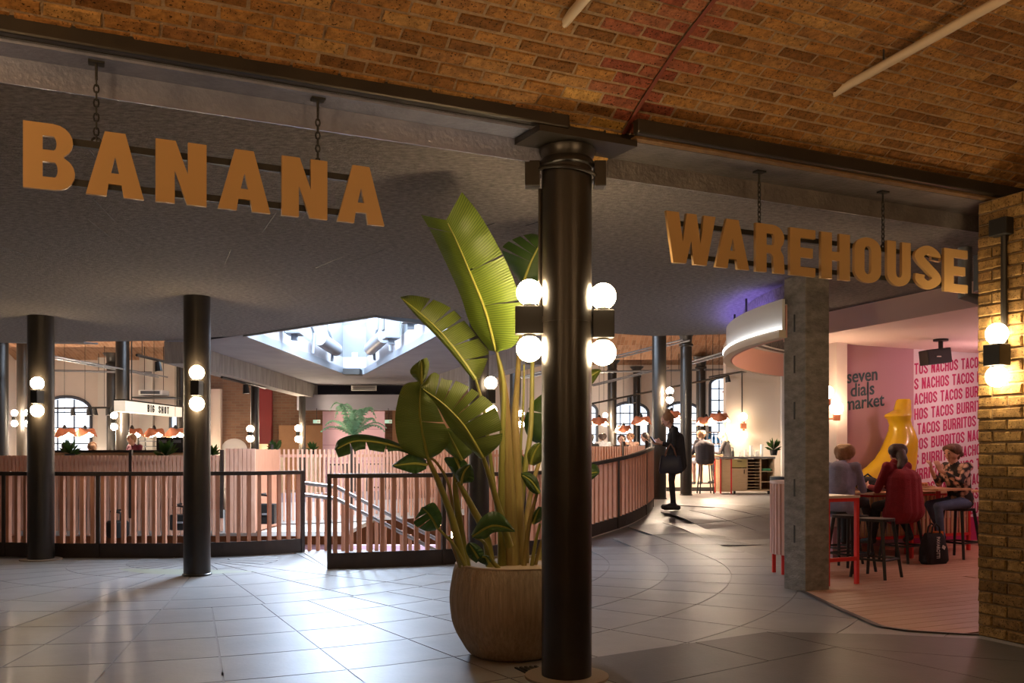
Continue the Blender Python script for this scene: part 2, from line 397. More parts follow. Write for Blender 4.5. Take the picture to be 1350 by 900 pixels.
# ---- brick vault overhead
TH0, VR, VZ, VO = R(32), 3.77, 3.235, -0.145
def V(s, a, d=0.0):                        # d: depth behind the face
    th = TH0 - a / VR
    u = VR * math.sin(TH0) - (VR + d) * math.sin(th); z = VZ - VR * math.cos(TH0) + (VR + d) * math.cos(th)
    return B(s, VO - u, z)
vb = MB(); rows = []
for k in range(0, 40):
    a = -0.02 + k * 0.11; rows.append([V(-7, a, 0.006), V(9, a, 0.006)])
vb.grid(rows)
M_mortar = mat('vault_mortar', (0.20, 0.13, 0.07), 0.95, var=(0.36, 0.25, 0.15), scale=25, bump=0.6)
vault = struct(vb.build('ceiling', M_mortar), 'brick vaulted ceiling above the hanging signs')
YB = brickmat('stock_brick', [(0.0, (0.17, 0.075, 0.022)), (0.25, (0.30, 0.14, 0.04)), (0.5, (0.36, 0.18, 0.055)), (0.75, (0.27, 0.13, 0.05)), (1.0, (0.42, 0.24, 0.085))])
RB = brickmat('red_brick', [(0.0, (0.21, 0.055, 0.03)), (0.5, (0.27, 0.08, 0.045)), (1.0, (0.32, 0.13, 0.07))])
YL = brickmat('yellow_brick', [(0.0, (0.42, 0.24, 0.06)), (1.0, (0.50, 0.30, 0.10))])
def brickmesh(name, L, Hh, D, m, ch=0.006, jit=0.004):
    mb = MB(); bx = []
    for z, k in ((0, ch), (-ch, 0), (-D, 0)):
        for (x, y) in ((-1, -1), (1, -1), (1, 1), (-1, 1)):
            bx.append(Vector((x * (L / 2 - k) + random.uniform(-jit, jit), y * (Hh / 2 - k) + random.uniform(-jit, jit) * 0.6, z + random.uniform(-0.002, 0.002))))
    mb.add(bx, [(0, 1, 2, 3)] + [(i, 4 + i, 4 + (i + 1) % 4, (i + 1) % 4) for i in range(4)] + [(4 + i, 8 + i, 8 + (i + 1) % 4, 4 + (i + 1) % 4) for i in range(4)])
    o = mb.build(name, m); me = o.data; bpy.data.objects.remove(o); return me
BL, BH = 0.245, 0.078
VM = {id(m): [brickmesh('brick', BL - 0.014, BH - 0.012, 0.05, m) for _ in range(3)] for m in (YB, RB, YL)}
HM = {id(m): [brickmesh('brick', BL / 2 - 0.014, BH - 0.012, 0.05, m) for _ in range(2)] for m in (YB, RB, YL)}
SEAM = 0.30
cand = []
for row in range(-3, 34):
    a = (row + 0.5) * BH
    if row < 0:
        spans = [(-0.06, SEAM)]
    else: spans = [(-6.9, SEAM), (SEAM, 8.9)]
    for si, (sa, sb_) in enumerate(spans):
        s = sa if row < 0 else (sa - (BL / 2 if row % 2 else 0))
        if row >= 0 and sa < 0: s = SEAM - 30 * BL - (BL / 2 if row % 2 else 0)
        while s < sb_ - 0.02:
            s2 = s + BL
            lo, hi = max(s, sa), min(s2, sb_)
            if hi - lo > BL * 0.3:
                half = hi - lo < BL * 0.7
                c = V((lo + hi) / 2, a)
                if row < 0: m = YL
                elif 0.0 + 0.1 * math.sin(row * 2.1) < (lo + hi) / 2 < SEAM: m = RB if row > 2 else (YL if random.random() < 0.6 else RB)
                elif SEAM < (lo + hi) / 2 < SEAM + 0.16: m = RB if random.random() < 0.6 else YB
                else: m = YB
                cand.append((c.length, (lo + hi) / 2, a, half, m, inframe(c, 20), c))
            s = s2
vis = sorted([c for c in cand if c[5]], key=lambda c: -1 / max(0.1, c[6].y)**2)
restb = {}
def vmatrix(s, a, d=0.0):
    c = V(s, a, d); t = (V(s, a + 0.01) - V(s, a - 0.01)).normalized(); x = BD; n = x.cross(t).normalized()
    if n.z > 0: n = -n
    y = n.cross(x)
    return Matrix.Translation(c) @ Matrix((x, y, n)).transposed().to_4x4() @ Matrix.Rotation(random.uniform(-0.02, 0.02), 4, 'Z')
vis += [c for c in cand if not c[5] and inframe(c[6], 700)]
for i, c in enumerate(vis):
    mt = vmatrix(c[1], c[2], random.uniform(-0.004, 0.003)); me = random.choice((HM if c[3] else VM)[id(c[4])])
    if i < 300: child('brick', me, vault, mt)
    else: restb.setdefault(id(c[4]), (c[4], MB()))[1].add([mt @ v.co for v in me.vertices], [tuple(p.vertices) for p in me.polygons])
for m, mb in restb.values(): stuff(mb.build('brick', m, vault))
# red joint line along the seam and beyond it a slight step
sm = MB(); sm.grid([[V(SEAM - 0.012, 0.06 * k, -0.012) for k in range(40)], [V(SEAM + 0.012, 0.06 * k, -0.012) for k in range(40)], [V(SEAM + 0.012, 0.06 * k, 0.01) for k in range(40)]])
sm.build('joint', mat('red_joint', (0.16, 0.03, 0.015), 0.7), vault)
v2 = MB(); rows = []
for k in range(18):
    a = k / 17; x = -4.25 - 4.4 * a; rows.append([B(-8, x, 3.25 + 0.55 * math.sin(math.pi * a)), B(9, x, 3.25 + 0.55 * math.sin(math.pi * a))])
v2.grid(rows)
struct(v2.build('ceiling_rear_bay', brickfar('vault_far', (0.30, 0.15, 0.05), (0.22, 0.10, 0.035), (0.15, 0.1, 0.06), coords='xy')), 'brick vault behind the viewer')

# ---- riveted beam below the vault
beam = thing('steel_beam', 'black riveted steel beam running along the foot of the brick vault', 'beam', B(0, -0.1, 3.19))
def bar(name, s0, s1, o0, o1, z0, z1, m, par, bev=0.0, smooth=False):
    return MB().prism([B(s0, o0), B(s1, o0), B(s1, o1), B(s0, o1)], z0, z1).build(name, m, par, bevel=bev, smooth=smooth)
bar('flange', -6.5, -0.08, -0.19, -0.135, 3.19, 3.315, M_steel, beam, 0.012)
bar('flange', 0.30, 8.5, -0.31, -0.255, 3.185, 3.27, M_steel, beam, 0.012)
bar('web', -6.5, 8.5, -0.135, -0.10, 3.18, 3.5, M_steel, beam)
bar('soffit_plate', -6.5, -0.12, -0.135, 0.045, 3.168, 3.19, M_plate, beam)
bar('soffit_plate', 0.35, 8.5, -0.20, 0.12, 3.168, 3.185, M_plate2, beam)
bar('rusty_strip', 0.32, 8.5, -0.255, -0.20, 3.172, 3.186, M_rust, beam)
bmesh_bolt = MB().ball((0, 0, 0), 0.011, 8, 5); bo = bmesh_bolt.build('bolt', M_iron, beam); bo.location = WM[beam.name].inverted() @ B(-0.25, -0.192, 3.225)
for k in range(1, 15): child('bolt', bo.data, beam, Matrix.Translation(B(-0.25 - 0.245 * k, -0.192, 3.225)))
# ---- stucco soffit, edge, and the smooth ceiling around the skylight
SOFF = [B(-9, 0.045), B(-0.1, 0.045), B(0.25, 0.12), B(9.0, 0.12), Vector((13, 13.5, 0)), Vector((4.5, 13.6, 0)), Vector((3.05, 13.1, 0)), Vector((2.05, 13.3, 0)), Vector((1.12, 12.85, 0)),
        Vector((-0.8, 12.4, 0)), Vector((-1.15, 11.7, 0)), Vector((-1.70, 11.3, 0)), Vector((-2.8, 12.3, 0)), Vector((-3.9, 13.2, 0)), Vector((-4.66, 13.8, 0)), Vector((-7.9, 14.1, 0)), Vector((-14, 14.3, 0))]
soffit = struct(MB().prism([(p.x, p.y) for p in SOFF], 3.05, 3.45).build('ceiling_soffit', M_stucco), 'rough grey stucco soffit around the stairwell')
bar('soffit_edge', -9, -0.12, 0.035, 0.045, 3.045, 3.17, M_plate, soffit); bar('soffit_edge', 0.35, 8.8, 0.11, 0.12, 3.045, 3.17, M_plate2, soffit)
for k in range(44):
    rr_ = 3.4 + 0.62 * (k % 9) + random.uniform(-0.1, 0.1); aa_ = -48 + 96 * ((k * 7) % 44) / 44; q = CC + Vector((math.sin(R(aa_)), -math.cos(R(aa_)), 0)) * rr_; q2 = CC + Vector((math.sin(R(aa_)), -math.cos(R(aa_)), 0)) * (rr_ + 0.6)
    if (q2 - C1).dot(BN) < 0.3: continue
    MB().tube([(q.x, q.y, 3.0505), (q2.x, q2.y, 3.0505)], 0.004, 4).build('seam', M_black, soffit)
KITE = [Vector((-3.9, 13.2, 0)), Vector((-1.7, 11.3, 0)), Vector((-0.8, 12.4, 0)), Vector((-3.12, 19.5, 0)), Vector((-3.62, 19.5, 0))]
cl = struct(MB().prism([(-5.3, 13.9), (-3.9, 13.2), (-3.62, 19.5), (-3.37, 19.5), (-3.37, 23.9), (-5.3, 23.9)], 3.05, 3.4).build('ceiling_atrium_left', M_ceil2), 'smooth grey ceiling left of the skylight')
cr = struct(MB().prism([(-0.8, 12.4), (1.12, 12.85), (0.2, 15.5), (-2.2, 23.9), (-3.37, 23.9), (-3.37, 19.5), (-3.12, 19.5)], 3.05, 3.4).build('ceiling_atrium_right', M_ceil2), 'smooth grey ceiling right of the skylight')
# frame of the skylight opening
M_frame = mat('skylight_frame', (0.13, 0.145, 0.17), 0.5)
sky = thing('skylight', 'glazed roof lantern over the stairwell seen through a triangular ceiling opening', 'skylight', (-2.8, 15, 3.05))
n = len(KITE); kc = sum(KITE, Vector()) / n
for i in range(n):
    a, b = KITE[i], KITE[(i + 1) % n]
    d = (b - a).normalized(); w = Vector((-d.y, d.x, 0)) * 0.05
    if (kc - a).dot(w) < 0: w = -w
    MB().prism([a, b, b + w, a + w], 3.03, 3.16).build('frame', M_frame, sky)
    MB().grid([[a + Vector((0, 0, 3.1)), b + Vector((0, 0, 3.1))], [a + (a - kc).normalized() * 0.12 + Vector((0, 0, 4.25)), b + (b - kc).normalized() * 0.12 + Vector((0, 0, 4.25))]]).build('shaft_wall', mat('shaft_grey', (0.085, 0.095, 0.11), 0.7), sky)
# pitched glazing, bars, end gable
ridge = [Vector((-2.0, 11.5, 5.0)), Vector((-3.37, 19.8, 5.0))]
le = [KITE[0] + Vector((-0.2, -1.6, 4.2)), KITE[4] + Vector((-0.2, 0.2, 4.2))]; re_ = [KITE[2] + Vector((0.3, -1.0, 4.2)), KITE[3] + Vector((0.2, 0.2, 4.2))]
for side, e in (('l', le), ('r', re_)):
    for k in range(6):
        t0, t1 = k / 6 + 0.006, (k + 1) / 6 - 0.006
        MB().add([e[0].lerp(e[1], t0), e[0].lerp(e[1], t1), ridge[0].lerp(ridge[1], t1), ridge[0].lerp(ridge[1], t0)], [(0, 1, 2, 3)]).build('pane', M_sky, sky)
    for k in range(7):
        MB().tube([e[0].lerp(e[1], k / 6) - Vector((0, 0, 0.04)), ridge[0].lerp(ridge[1], k / 6) - Vector((0, 0, 0.04))], 0.035, 6).build('glazing_bar', M_frame, sky)
MB().tube([ridge[0] - Vector((0, 0, 0.05)), ridge[1] - Vector((0, 0, 0.05))], 0.05, 6).build('ridge_beam', M_frame, sky)
for k in (0.25, 0.5, 0.72): MB().tube([le[0].lerp(le[1], k), re_[0].lerp(re_[1], k)], 0.02, 6).build('tie_rod', M_frame, sky)
MB().add([(-3.95, 19.6, 3.1), (-2.8, 19.6, 3.1), (-2.8, 19.6, 4.25), (-3.37, 19.6, 5.0), (-3.95, 19.6, 4.25)], [(0, 1, 2, 3, 4)]).build('gable', brickfar('gable_brick', (0.07, 0.073, 0.085), (0.055, 0.058, 0.066), (0.10, 0.10, 0.11)), sky)
MB().box((-3.37, 19.53, 3.42), (0.12, 0.03, 0.16)).build('notice', M_white, sky)
MB().prism([(-3.55, 19.1), (-3.2, 19.1), (-3.2, 19.5), (-3.55, 19.5)], 3.0, 3.12).build('end_sill', M_black, sky)
# plant and ducts on the sides of the shaft
M_duct = mat('galvanised', (0.22, 0.235, 0.26), 0.45, 0.4)
def kl(t, inset, z): 
    a = KITE[0].lerp(KITE[4], t); return Vector((a.x + inset, a.y, z))
def kr(t, inset, z):
    a = KITE[2].lerp(KITE[3], t); return Vector((a.x - inset, a.y, z))
for i, (fn, t, w, h, lab) in enumerate([(kl, 0.12, 0.35, 0.34, 'pale duct box, nearest on the left side of the skylight'), (kl, 0.30, 0.42, 0.62, 'tall pale control cabinet on the left side of the skylight'),
                                        (kr, 0.10, 0.30, 0.30, 'small pale fan box, nearest on the right side of the skylight'), (kr, 0.24, 0.28, 0.28, 'second pale fan box on the right side of the skylight'), (kr, 0.46, 0.36, 0.62, 'tall pale control cabinet on the right side of the skylight')]):
    c = fn(t, 0.21, 3.25 + h / 2 + (0.1 if h < 0.5 else 0.05))
    tt = thing('equipment_box', lab, 'equipment box', c - Vector((0, 0, h / 2)))
    MB().box(c, (0.26, w, h), 0.05 if fn is kl else 0.32).build('case', mat('equipment_grey', (0.15, 0.165, 0.185), 0.5), tt, bevel=0.02)
    MB().box(c + Vector((0.135 if fn is kl else -0.14, -0.02, 0)), (0.02, w * 0.6, h * 0.5), 0.05 if fn is kl else 0.32).build('grille', mat('grille_grey', (0.05, 0.055, 0.065), 0.6), tt)
    MB().box(c - Vector((0, 0, h / 2 + 0.04)), (0.1, 0.1, 0.1)).build('bracket', M_frame, tt)
for fn, lab in ((kl, 'bent pale air ducts along the left wall of the skylight'), (kr, 'bent pale air ducts along the right wall of the skylight')):
    tt = thing('air_duct', lab, 'air duct', fn(0.6, 0.1, 3.2))
    MB().tube([fn(0.56, 0.2, 3.45), fn(0.66, 0.2, 3.42), fn(0.78, 0.18, 3.4)], 0.13, 12).build('duct', M_duct, tt, smooth=True)
    for t in (0.55, 0.78): MB().tube([fn(t, 0.1, 3.17), fn(t, 0.12, 3.55), fn(t - 0.04, 0.1, 3.75), fn(t - 0.04, 0.08, 4.1)], 0.03, 8).build('riser', M_duct, tt, smooth=True)

# ---- concrete downstand beams of the atrium
def cbeam(name, a, b, w, z0, z1, lab):
    d = (b - a).normalized(); n_ = Vector((-d.y, d.x, 0)) * w / 2
    o = MB().prism([a - n_, b - n_, b + n_, a + n_], z0, z1).build(name, M_conc); return struct(o, lab)
cbeam('trim_1', Vector((-5.2, 14.0, 0)), Vector((-5.05, 23.0, 0)), 0.3, 2.72, 3.06, 'board marked concrete beam left of the skylight')
cbeam('trim_2', Vector((0.35, 14.2, 0)), Vector((-2.35, 22.6, 0)), 0.3, 2.72, 3.06, 'board marked concrete beam right of the skylight')
M_fascia = mat('grey_fascia', (0.34, 0.33, 0.38), 0.8)
struct(MB().box((-3.7, 22.6, 2.60), (3.2, 0.3, 0.38)).build('trim_3', M_fascia), 'plain grey fascia across the end of the atrium')
vg = thing('vent_grille', 'white ventilation grille above the grey fascia', 'vent', (-3.72, 22.5, 2.86)); 
MB().box((-3.65, 22.44, 2.95), (0.62, 0.04, 0.13)).build('frame', M_white, vg); 
for k in range(4): MB().box((-3.65, 22.415, 2.905 + 0.03 * k), (0.56, 0.02, 0.008)).build('slat', mat('grille_grey', (0.05, 0.055, 0.065), 0.6), vg)

# ---- outer walls, hall ceilings
def wallbox(name, c, d, m, lab): return struct(MB().box(c, d).build(name, m), lab)
M_dark = mat('dark_plaster', (0.10, 0.07, 0.05), 0.9)
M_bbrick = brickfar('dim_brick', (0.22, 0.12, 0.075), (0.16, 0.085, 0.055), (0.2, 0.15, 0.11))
wallbox('wall_left', (-15.05, 13, 1), (0.1, 38, 10.4), M_cream, 'cream side wall far left')
wallbox('wall_right', (13.05, 13, 1), (0.1, 38, 10.4), M_cream, 'cream side wall far right')
wallbox('wall_front', (-1, -6.05, 1), (28.2, 0.1, 10.4), M_dark, 'wall behind the viewer')
wallbox('ceiling_roof', (-1, 13, 6.1), (28.4, 38.2, 0.1), M_dark, 'roof deck')
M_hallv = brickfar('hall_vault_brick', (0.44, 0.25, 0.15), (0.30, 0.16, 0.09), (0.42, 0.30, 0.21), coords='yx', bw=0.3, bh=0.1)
def hallceil(name, x0, x1, y0, y1, bays, lab):
    mb = MB(); cols = []
    for k in range(bays * 8 + 1):
        t = k / 8; b_ = t - math.floor(t); z = 4.15 + 0.42 * math.sin(math.pi * b_) ** 0.8 if 0 < b_ < 1 else 4.15
        cols.append((y0 + (y1 - y0) * k / (bays * 8), z))
    mb.grid([[(x0, y, z) for y, z in cols], [(x1, y, z + (0.0)) for y, z in cols]])
    return struct(mb.build(name, M_hallv), lab)
hallceil('ceiling_hall_left', -15, -5.3, 13.6, 31, 5, 'brick vaults over the left hall')
hallceil('ceiling_hall_right', -0.6, 13, 12.6, 31, 5, 'brick vaults over the right hall')
hallceil('ceiling_hall_end', -5.3, -0.6, 23.9, 31, 2, 'brick vaults behind the atrium')

# ---- cool floods added inside the skylight to brighten the floor by the stairwell
for k, (c, aim, pw_, lab) in enumerate(((Vector((-2.75, 14.7, 4.12)), Vector((-2.5, 10.8, 0)), 30, 'added cool flood on the nearer tie rod of the skylight'), (Vector((-3.15, 16.4, 4.12)), Vector((-3.9, 10.4, 0)), 42, 'added cool flood on the farther tie rod of the skylight'))):
    t = thing('added_flood', lab, 'added_flood', c, 0, 'added floods of the skylight'); d = (aim - c).normalized(); q = d.to_track_quat('-Z', 'Y')
    MB().box(c - d * 0.05, (0.46, 0.2, 0.06), 0, q.to_matrix()).build('case', M_black, t, bevel=0.01)
    MB().tube([c - d * 0.05, Vector((c.x, c.y, 4.75))], 0.015, 6).build('bracket', M_black, t)
    la = bpy.data.lights.new('added_beam', 'AREA'); la.shape = 'RECTANGLE'; la.size = 0.42; la.size_y = 0.16; la.energy = pw_; la.spread = R(70); la.color = (0.56, 0.73, 1.0)
    lo = bpy.data.objects.new('added_beam', la); COL.objects.link(lo); lo.parent = t; lo.matrix_basis = WM[t.name].inverted() @ (Matrix.Translation(c + d * 0.01) @ q.to_matrix().to_4x4())

# ---- brick pier on the right
PE = -BN; PA = Vector((3.397, 6.65, 0))                    # face runs from PA toward the viewer
pm = MB().prism([PA + BD * 0.02, PA + PE * 1.15 + BD * 0.02, PA + PE * 1.15 + BD * 1.6, PA + BD * 1.6], 0.0, 3.16)
pier = struct(pm.build('wall_pier', mat('pier_mortar', (0.20, 0.14, 0.08), 0.95, var=(0.28, 0.2, 0.12), scale=20, bump=0.5)), 'yellow brown brick pier at the right edge')
PBm = brickmat('pier_brick', [(0.0, (0.20, 0.12, 0.045)), (0.3, (0.32, 0.20, 0.075)), (0.6, (0.38, 0.25, 0.10)), (1.0, (0.28, 0.17, 0.07))])
pl, ph = 0.235, 0.083
PBx = [brickmesh('brick', pl - 0.012, ph - 0.013, 0.04, PBm, 0.007, 0.005) for _ in range(4)]
PBh = [brickmesh('brick', pl / 2 - 0.012, ph - 0.013, 0.04, PBm, 0.007, 0.005) for _ in range(3)]
nrow = 38
for row in range(nrow):
    z = (row + 0.5) * ph
    if row % 2 == 0: seq = [(0, pl), (pl, 2 * pl), (2 * pl, 3 * pl), (3 * pl, 4 * pl)]
    else: seq = [(0, pl / 2), (pl / 2, 1.5 * pl), (1.5 * pl, 2.5 * pl), (2.5 * pl, 3.5 * pl), (3.5 * pl, 4 * pl)]
    for a, b in seq:
        c = PA + PE * ((a + b) / 2) + Vector((0, 0, z)); c = c - BD * random.uniform(-0.006, 0.004)
        x, n_ = PE, -BD; y = n_.cross(x)
        mt = Matrix.Translation(c) @ Matrix((x, y, n_)).transposed().to_4x4()
        if b < 0.95: child('brick', random.choice(PBx if b - a > 0.2 else PBh), pier, mt)
    # return face looking back into the pink room is flush

# ---- columns
def column(name, lab, x, y, z0, z1, r, base=0, cap=0, group='round black steel columns'):
    t = thing(name, lab, 'column', (x, y, z0), 0, group)
    MB().lathe([(r, z0), (r, z1)], (x, y, 0), 40).build('shaft', M_steel, t, smooth=True)
    if base: MB().lathe([(r + base, z0), (r + base, z0 + 0.018), (r + base - 0.01, z0 + 0.02), (r, z0 + 0.02)], (x, y, 0), 40).build('base_plate', mat('plate_stone', (0.30, 0.24, 0.19), 0.6), t, smooth=True)
    else: MB().lathe([(r + 0.012, z0), (r + 0.012, z0 + 0.02), (r, z0 + 0.03)], (x, y, 0), 40).build('base_ring', M_steel, t, smooth=True)
    if cap:
        MB().lathe([(r, z1 - 0.36), (r + 0.03, z1 - 0.34), (r + 0.03, z1 - 0.30), (r, z1 - 0.27), (r + 0.01, z1 - 0.12), (r + 0.10, z1 - 0.02), (r + 0.11, z1)], (x, y, 0), 32).build('capital', M_steel, t, smooth=True)
    return t
c1 = column('column', 'thick black steel column in the foreground beside the planter', C1.x, C1.y, 0, 3.13, 0.149, base=0.10)
MB().lathe([(0.152, 3.02), (0.165, 3.03), (0.165, 3.05), (0.152, 3.07), (0.17, 3.11), (0.17, 3.13)], (C1.x, C1.y, 0), 40).build('collar', M_steel, c1, smooth=True)
MB().lathe([(0.1495, 2.105), (0.153, 2.105), (0.153, 2.14), (0.1495, 2.14)], (C1.x, C1.y, 0), 40).build('clamp_band', M_steel, c1, smooth=True)
MB().prism([B(-0.30, -0.24), B(0.34, -0.24), B(0.30, 0.20), B(-0.34, 0.20)], 3.13, 3.165).build('head_plate', M_steel, c1)
MB().tube([Vector((C1.x + 0.172 * math.cos(a), C1.y + 0.172 * math.sin(a), 2.985 - 0.02 * math.cos(a))) for a in [R(150 + 10 * k) for k in range(25)]], 0.012, 8).build('cable_loop', M_steel, c1, smooth=True)
for px_, w_ in ((-0.205, 0.09), (0.195, 0.07)):
    MB().box((C1.x + px_, C1.y - 0.02, 2.98), (w_, 0.09, 0.15)).build('junction_box', M_steel, c1, bevel=0.008)
MB().tube([(C1.x - 0.158, C1.y - 0.01, 2.9), (C1.x - 0.158, C1.y - 0.01, 2.2)], 0.012, 8).build('conduit', M_steel, c1)
column('column', 'black steel column standing right of centre of the left balustrade, nearest on that side', -3.45, 9.97, 0, 3.05, 0.142)
column('column', 'black steel column in front of the left balustrade near the left edge', -5.90, 11.40, 0, 3.05, 0.155, base=0.09)
column('column', 'black steel column behind the banana plant at the balustrade', P(638, 600, 12.0).x - 0.03, 11.0, 0, 3.05, 0.125)
for k, (px, Y, r_, cap, lab) in enumerate([
    (0, 19.5, 0.165, 0, 'dark column cut by the left edge beyond the stairwell'), (30.5, 23.0, 0.15, 0, 'dark column left of the lamp column at the left edge'),
    (161.5, 21.0, 0.15, 0, 'blue lit column left of the lit box sign'), (148, 26.0, 0.15, 1, 'shadowed column just behind the blue lit one by the box sign'),
    (239, 25.0, 0.13, 1, 'dark column at the right end of the lit box sign'), (679.5, 22.0, 0.135, 0, 'blue lit column seen between plant stems and foreground column'),
    (869, 19.6, 0.15, 0, 'dark column the standing woman faces'), (904.5, 21.4, 0.135, 1, 'column with moulded capital behind the standing woman'),
    (924, 27.0, 0.14, 1, 'column with moulded capital behind the seated man in grey shirt'), (807, 28.0, 0.14, 1, 'column behind the curved balustrade end, left of arched window'),
    (839.5, 30.0, 0.12, 1, 'slender column right of the arched window in the right hall')]):
    x = (px - 675) / FPX * Y; column('column', lab, x, Y, zf(x, Y), 4.2 if not (px == 0) else 4.2, r_, cap=cap)
column('column', 'thin blue steel post beside the red door frame', (336 - 675) / FPX * 18.5, 18.5, 0.36, 2.73, 0.085)
column('column', 'thin blue steel post left of the pink panel', (398.5 - 675) / FPX * 22.0, 22.0, 0.36, 2.73, 0.08)

# ---- globe lamps clamped to columns
def globe_lamp(name, lab, c, out, m=M_bulb, r=0.078, gap=0.167, box=(0.15, 0.09, 0.165), base=None, cat='lamp', group='twin globe lamps', bowl=False):
    """c: centre of the bracket; out: unit vector away from its support"""
    c = Vector(c); t = thing(name, lab, cat, c, 0, group)
    a = math.atan2(out[1], out[0])
    MB().box(c, box, a).build('bracket', base or M_black, t, bevel=0.006)
    for sgn in (1, -1):
        MB().lathe([(0.035, 0), (0.035, 0.05)], (c.x, c.y, c.z + (box[2] / 2 - 0.005 if sgn > 0 else -box[2] / 2 - 0.045)), 16).build('socket', base or M_black, t)
        if bowl and sgn < 0: continue
        MB().ball((c.x, c.y, c.z + sgn * gap), r, 20, 12).build('bulb', m, t, smooth=True)
        if bowl: MB().lathe([(0.04, -0.11), (0.13, -0.07), (0.17, -0.005), (0.16, -0.005), (0.12, -0.06), (0.03, -0.095)], (c.x, c.y, c.z + gap), 24).build('shade', base or M_black, t, smooth=True)
    return t
v = Vector((C1.x, C1.y, 2.122))
globe_lamp('column_lamp', 'twin globe lamp on the left side of the foreground column', P(698, 422.5, 5.41), (-1, 0, 0), box=(0.17, 0.09, 0.165))
globe_lamp('column_lamp', 'twin globe lamp on the right side of the foreground column', P(795, 427.5, 5.41), (1, 0, 0), box=(0.13, 0.09, 0.165))
globe_lamp('column_lamp', 'twin globe lamp on the column in the middle of the left balustrade', P(259.5, 511.5, 9.97 - 0.21), (0, -1, 0))
globe_lamp('column_lamp', 'twin globe lamp on the column near the left edge', P(49, 523, 11.40 - 0.23), (-0.1, -1, 0))
globe_lamp('column_lamp', 'twin globe lamp glimpsed between the banana plant leaves', Vector((P(647, 523, 10.8).x, 10.82, P(647, 523, 10.8).z)), (0.2, -1, 0), m=M_dbulb)
# pier lamp with conduit
pc = PA + PE * 0.225 - BD * 0.085; pc.z = CH + (HY - 468) / FPX * pc.y
pl_ = globe_lamp('wall_lamp', 'twin globe lamp with conduit on the brick pier', pc, (-BD.x, -BD.y, 0), box=(0.12, 0.13, 0.15), r=0.075, gap=0.15)
pw = PA + PE * 0.235 - BD * 0.025
MB().tube([(pw.x, pw.y, pc.z + 0.05), (pw.x, pw.y, 2.90)], 0.022, 8).build('conduit', M_black, pl_)
MB().box((pw.x - 0.02, pw.y, 2.93), (0.08, 0.14, 0.12), BA).build('junction_box', M_black, pl_, bevel=0.008)
# added unseen uplighters behind the viewer, put in to light the vault
for x, y, lab in ((-2.6, 0.75, 'twin globe column behind the viewer to the left'), (2.75, 1.35, 'twin globe column behind the viewer to the right'), (-0.4, -2.6, 'twin globe column straight behind the viewer')):
    column('column', lab.replace('twin globe column', 'round black column'), x, y, 0, 3.3, 0.15)
    for k, (dx, dy) in enumerate(((0.23, 0.05), (-0.23, 0.05), (0.05, 0.24))):
        globe_lamp('column_lamp', lab.replace('twin globe column', ('first', 'second', 'third')[k] + ' added uplight on the round column'), (x + dx, y + dy, 2.40), (dx, dy, 0), m=glow('added_uplight_glow', (1.0, 0.62, 0.30), 300), bowl=True)

# ---- balustrades
def slatmesh(w, d, h, m):
    o = MB().box((0, 0, h / 2), (w, d, h)).build('baluster', m); me = o.data; bpy.data.objects.remove(o); return me
def railing(lab, path, postd, pitch=0.13, h=1.1, kick=0.185, m=M_slat, sw=0.045, sd=0.055, posts=None, dark=True):
    path = [Vector((p.x, p.y, zf(p.x, p.y))) for p in path]
    L, at = along(path); p0, _ = at(0)
    t = thing('balustrade', lab, 'balustrade', p0)
    n = max(1, round(L / postd)); me = slatmesh(sw, sd, h - kick - 0.05, m)
    ds = [L * k / n for k in range(n + 1)] if posts is None else posts
    for k in range(len(ds) - 1):
        a, b = ds[k], ds[k + 1]; seg = max(2, int((b - a) / 0.25)); kp = []; tr = []
        for j in range(seg + 1):
            q, d = at(a + (b - a) * j / seg); nn = Vector((-d.y, d.x, 0)).normalized(); kp.append((q, nn))
        def strip(z0, z1, hw, nm, mm):
            mb = MB(); rows = []
            for off, z in ((-hw, z0), (hw, z0), (hw, z1), (-hw, z1), (-hw, z0)): rows.append([q + nn * off + Vector((0, 0, z)) for q, nn in kp])
            mb.grid(rows); e0 = [r_[0] for r_ in rows[:4]]; e1 = [r_[-1] for r_ in rows[:4]]
            mb.add(e0, [(0, 1, 2, 3)]); mb.add(e1, [(3, 2, 1, 0)]); mb.build(nm, mm, t)
        strip(0.0, kick, 0.012, 'kick_plate', M_iron); strip(h - 0.05, h, 0.035, 'top_rail', M_iron)
        m2 = int((b - a) / pitch)
        for j in range(m2):
            q, d = at(a + (b - a) * (j + 0.5 + 0.0) / m2)
            child('baluster', me, t, Matrix.Translation(q + Vector((0, 0, kick))) @ Matrix.Rotation(math.atan2(d.y, d.x), 4, 'Z'))
    for a in ds:
        q, d = at(a); MB().box(q + Vector((0, 0, h / 2)), (0.045, 0.05, h), math.atan2(d.y, d.x)).build('post', M_iron, t)
    return t
railing('salmon slat balustrade on the near left side of the stairwell', NL, 1.22)
railing('curved salmon slat balustrade from the stair gate round to the right hall', NR, 1.3)
